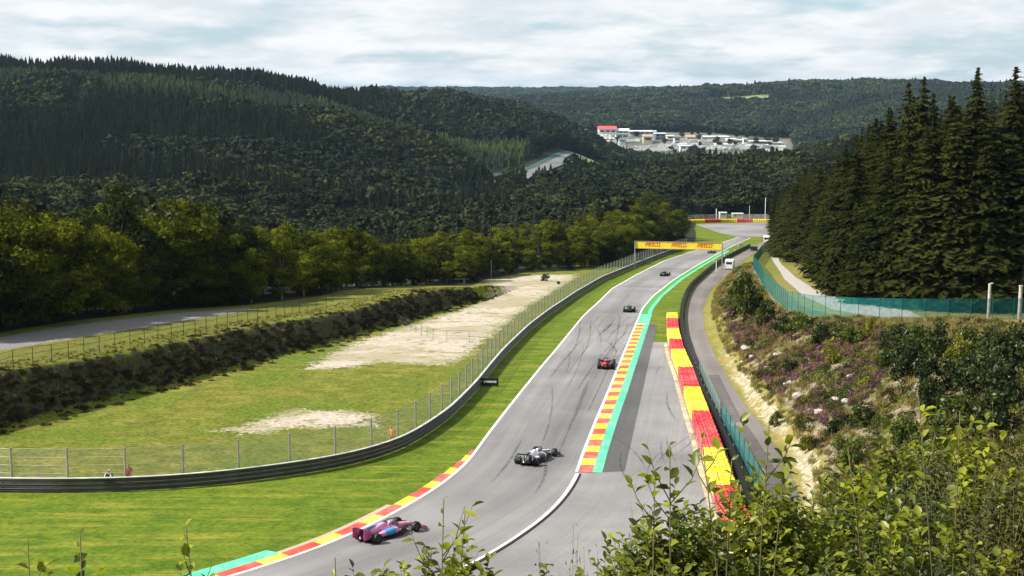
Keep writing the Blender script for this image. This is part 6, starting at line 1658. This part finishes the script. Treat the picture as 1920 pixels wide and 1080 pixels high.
def bush_proto(seed, stems=26, leaves=34, L=0.045, mat=None, tall=1.0, spread=0.45):
    """unit bush: many leafy shoots fanning up from one root"""
    g = np.random.default_rng(seed); r = random.Random(seed); m = MB(); Vs, Fs, T, b = [], [], [], 0
    for s in range(stems):
        a = g.uniform(0, 6.28); rad = spread * math.sqrt(g.random()); top = Vector((rad * math.cos(a), rad * math.sin(a), tall * g.uniform(0.62, 1.0) * (1 - 0.35 * (rad / spread) ** 2))); base = Vector((top.x * 0.25, top.y * 0.25, 0)); midp = Vector((top.x * 0.55, top.y * 0.55, top.z * 0.55))
        m.tube([base, midp, top], [0.006, 0.0045, 0.0015], 4, 0, False); tn = g.random()
        for i in range(leaves):
            f = 1 - 0.8 * (i / leaves); p = midp.lerp(top, (f - 0.5) * 2) if f > 0.5 else base.lerp(midp, f * 2); aa = i * 2.4 + g.uniform(-.5, .5)
            d = Vector((math.cos(aa), math.sin(aa), g.uniform(0.1, 0.9))); s_, d_, u_ = basis(d, Vector((0, 0, 1))); sz = L * g.uniform(0.65, 1.3)
            M = np.array([s_, d_, u_]).T; ro = g.uniform(-.6, .6); c_, s2 = math.cos(ro), math.sin(ro); M = M @ np.array([[c_, 0, s2], [0, 1, 0], [-s2, 0, c_]])
            Vs.append((LV * sz) @ M.T + np.array(p)); T += [tn * 0.6 + 0.4 * g.random()] * 8; Fs += [tuple(k + b for k in ff) for ff in LF_]; b += 8
    return m.mesh('stems', M_FSTEM), with_tone(np_mesh('foliage', np.vstack(Vs), Fs, [mat or M_FLEAF2], True), T)
FB = [bush_proto(700 + i, 34, 28, 0.080, M_FLEAF2 if i % 2 else M_FLEAF) for i in range(4)]
M_OLIVE = leafmat('olive_leaf', (0.014, 0.017, 0.005), (0.105, 0.095, 0.020), 0.25, 0.15, 0.01)
FBD = [bush_proto(720 + i, 38, 40, 0.040, M_SHRUBD if i % 2 else M_OLIVE) for i in range(3)]
def fore_bush(px, py, D, wpx, label, protos=FB, k=0, group='leafy bushes in the foreground'):
    tip = at_D(px, py, D); bz = nz1(tip.x, D); h = max(tip.z - bz, 0.6); w = max(wpx / FPX * D * 1.8, 0.66)
    e = empty('leafy_bush', (tip.x, D, bz - 0.05), rs.uniform(0, 6.28), label, 'bush', group); st, fo = protos[k % len(protos)]
    # leaves keep their size: short bushes are whole, tall ones are carried up on their stems
    hh = min(h, w * 1.25); zo = h - hh
    if zo > 0.05: MB().tube([(0, 0, -0.1), (0.02, 0.01, zo * 0.6), (0, 0, zo + 0.25 * hh)], [0.02, 0.016, 0.010], 6).build('main_stem', M_FSTEM, e, True)
    hs = min(hh, w * 1.25); zs = zo + hh - hs
    link('stems', st, e, (0, 0, zs), None, (w, w, hs)); o = link('foliage', fo, e, (0, 0, zs), None, (w, w, hs)); o['kind'] = 'stuff'
    return e
FBL = [(635,1052,6.0,90),(690,1030,6.2,100),(740,1036,6.0,100),(790,1006,6.4,110),(838,972,6.3,90),(872,1000,6.2,90),(925,1026,6.0,80),(1035,1040,6.2,90),(1095,1030,6.4,90),(1150,1020,6.6,90),(170,1062,6.0,60),(330,1046,5.8,50),
 (1205,945,7.4,90),(1262,880,7.0,110),(1310,925,7.2,110),(1345,950,7.0,100),(1385,880,7.6,120),(1440,840,7.8,120),(1500,880,8.0,120),(1555,870,8.6,140),(1620,850,9.5,150),(1690,830,10.5,160),(1770,815,11.5,170),(1850,800,12.5,190),(1930,790,13,190),
 (1180,1010,6.6,100),(1250,1000,6.6,110),(1330,1005,6.8,120),(1420,985,7.0,130),(1510,985,7.2,130),(1600,965,7.6,150),(1690,935,8.2,150),(1780,915,8.8,170),(1870,895,9.4,180),
 (1210,1060,5.8,110),(1310,1062,5.9,120),(1410,1055,6.0,130),(1510,1050,6.2,130),(1610,1040,6.4,140),(1710,1025,6.8,150),(1810,1005,7.2,160),(1900,985,7.6,170),
 (1660,790,15,120),(1720,760,17,130),(1800,740,19,150),(1890,720,21,170),(1760,850,13,150),(1850,870,12,170),(1920,860,12,170),(1650,1000,8.5,150),(1750,985,9,150)]
for i, (a, b, D, w) in enumerate(FBL):
    dark = (a > 1690 and rs.random() < 0.75) or (a > 1450 and rs.random() < 0.2)
    if a < 400: lb = 'small leafy bush in the lower left corner'
    elif a < 1000: lb = 'light green leafy bush at the bottom in front of the track'
    elif a < 1480: lb = 'leafy bush at the bottom in front of the run-off'
    elif D > 10: lb = '%s bush on the near slope below the heather bank' % ('dark green' if dark else 'light green')
    else: lb = '%s leafy bush in the lower right foreground' % ('dark green' if dark else 'light green')
    fore_bush(a, b, D, w, lb, FBD if dark else FB, i)
# dry weeds with seed heads
M_WEED = paint('dry_stalk', (0.20, 0.15, 0.08), 0.9); M_SEED = leafmat('seed_head', (0.06, 0.05, 0.02), (0.26, 0.23, 0.12), 0.2, 0.3, 0)
def weed_proto(seed):
    g = np.random.default_rng(seed); m = MB(); C, N = [], []
    for s in range(11):
        a = g.uniform(0, 6.28); r = 0.28 * g.random(); top = Vector((r * math.cos(a), r * math.sin(a), g.uniform(0.6, 1.0))); m.tube([(top.x * .2, top.y * .2, 0), (top.x * .6, top.y * .6, top.z * .55), top], [0.006, 0.004, 0.002], 4, 0, False)
        for k in range(26):
            f = g.uniform(0.5, 1.0); p = np.array([top.x * f, top.y * f, top.z * f]) + g.normal(size=3) * 0.045; C.append(p); N.append(g.normal(size=3))
    V, F = quads(np.array(C), np.array(N), 0.013 * g.uniform(0.5, 1.4, len(C)), g, 0.7)
    return m.mesh('stalks', M_WEED), with_tone(np_mesh('seed_heads', V, F, [M_SEED]), np.repeat(g.random(len(C)), 4))
WP = [weed_proto(800 + i) for i in range(2)]
for i, (a, b, D, w) in enumerate([(1030, 985, 6.6, 110), (1070, 955, 6.8, 100), (1105, 1000, 6.4, 100), (1190, 915, 7.0, 90), (1160, 990, 6.8, 80), (1120, 1040, 6.2, 110), (1040, 1045, 6.0, 110)]):
    tip = at_D(a, b, D); bz = nz1(tip.x, D); h = tip.z - bz; hh = min(h, 1.5); e = empty('dry_weed', (tip.x, D, bz - 0.05), rs.uniform(0, 6), 'brown dry weed with seed heads in front of the run-off asphalt', 'weed', 'dry weeds in the foreground')
    if h > hh + 0.05: MB().tube([(0, 0, -0.1), (0.01, 0, h - hh + 0.2)], [0.012, 0.008], 5).build('main_stalk', M_WEED, e)
    link('stalks', WP[i % 2][0], e, (0, 0, h - hh), None, (w / FPX * D * 1.6,) * 2 + (hh,)); o = link('seed_heads', WP[i % 2][1], e, (0, 0, h - hh), None, (w / FPX * D * 1.6,) * 2 + (hh,)); o['kind'] = 'stuff'
# rough growth that covers the near slope
P = np.c_[gq.uniform(-6, 45, 9000), gq.uniform(6, 92, 9000)]
_, _, _, _, fd2, _ = ground_parts(P[:, 0], P[:, 1]); u_ = P[:, 0] / P[:, 1]
kk = (fd2 > 1.0) & (u_ > 0.02) & (u_ < 0.46)
cover('slope_undergrowth', 'rough dark undergrowth and grass on the near slope at right', 'undergrowth', P[kk][:2600], PS + PG, [0, 4, 4, 3], 0.5, 1.1, 6)
# ------------------------------------------------------------------ labels: where look-alikes are few, say which one counted from the left
ORD = 'first second third fourth fifth sixth seventh eighth ninth tenth eleventh twelfth thirteenth fourteenth fifteenth sixteenth seventeenth eighteenth nineteenth twentieth twenty-first twenty-second twenty-third twenty-fourth twenty-fifth twenty-sixth twenty-seventh twenty-eighth twenty-ninth thirtieth thirty-first thirty-second thirty-third thirty-fourth'.split()
bpy.context.view_layer.update()
_by = {}
for o in COL.objects:
    if o.parent is None and o.get('label') and o.get('group'): _by.setdefault(o['label'], []).append(o)
for lab, os_ in _by.items():
    if 2 <= len(os_) <= 35 and len(lab.split()) <= 12:
        os_.sort(key=lambda o: proj(o.location.x, max(o.location.y, 1.0), o.location.z)[0])
        for k, o in enumerate(os_): o['label'] = lab + ', ' + (ORD[k] + ' from left' if k < len(os_) - 1 else 'rightmost of them')
# ------------------------------------------------------------------ the air between here and the far hills
tz = NT('air'); pv = tz.n('ShaderNodeVolumePrincipled')
pv.inputs['Color'].default_value = (0.50, 0.74, 1.0, 1); pv.inputs['Density'].default_value = 0.000026; pv.inputs['Anisotropy'].default_value = 0.2
tz.t.links.new(pv.outputs[0], tz.out.inputs['Volume'])
hz_ = MB().box((0, 5600, 30), (13400, 11400, 190)).build('haze', tz.mat)
tag(hz_, 'thin blue summer haze over the whole valley', 'haze', None, 'stuff')
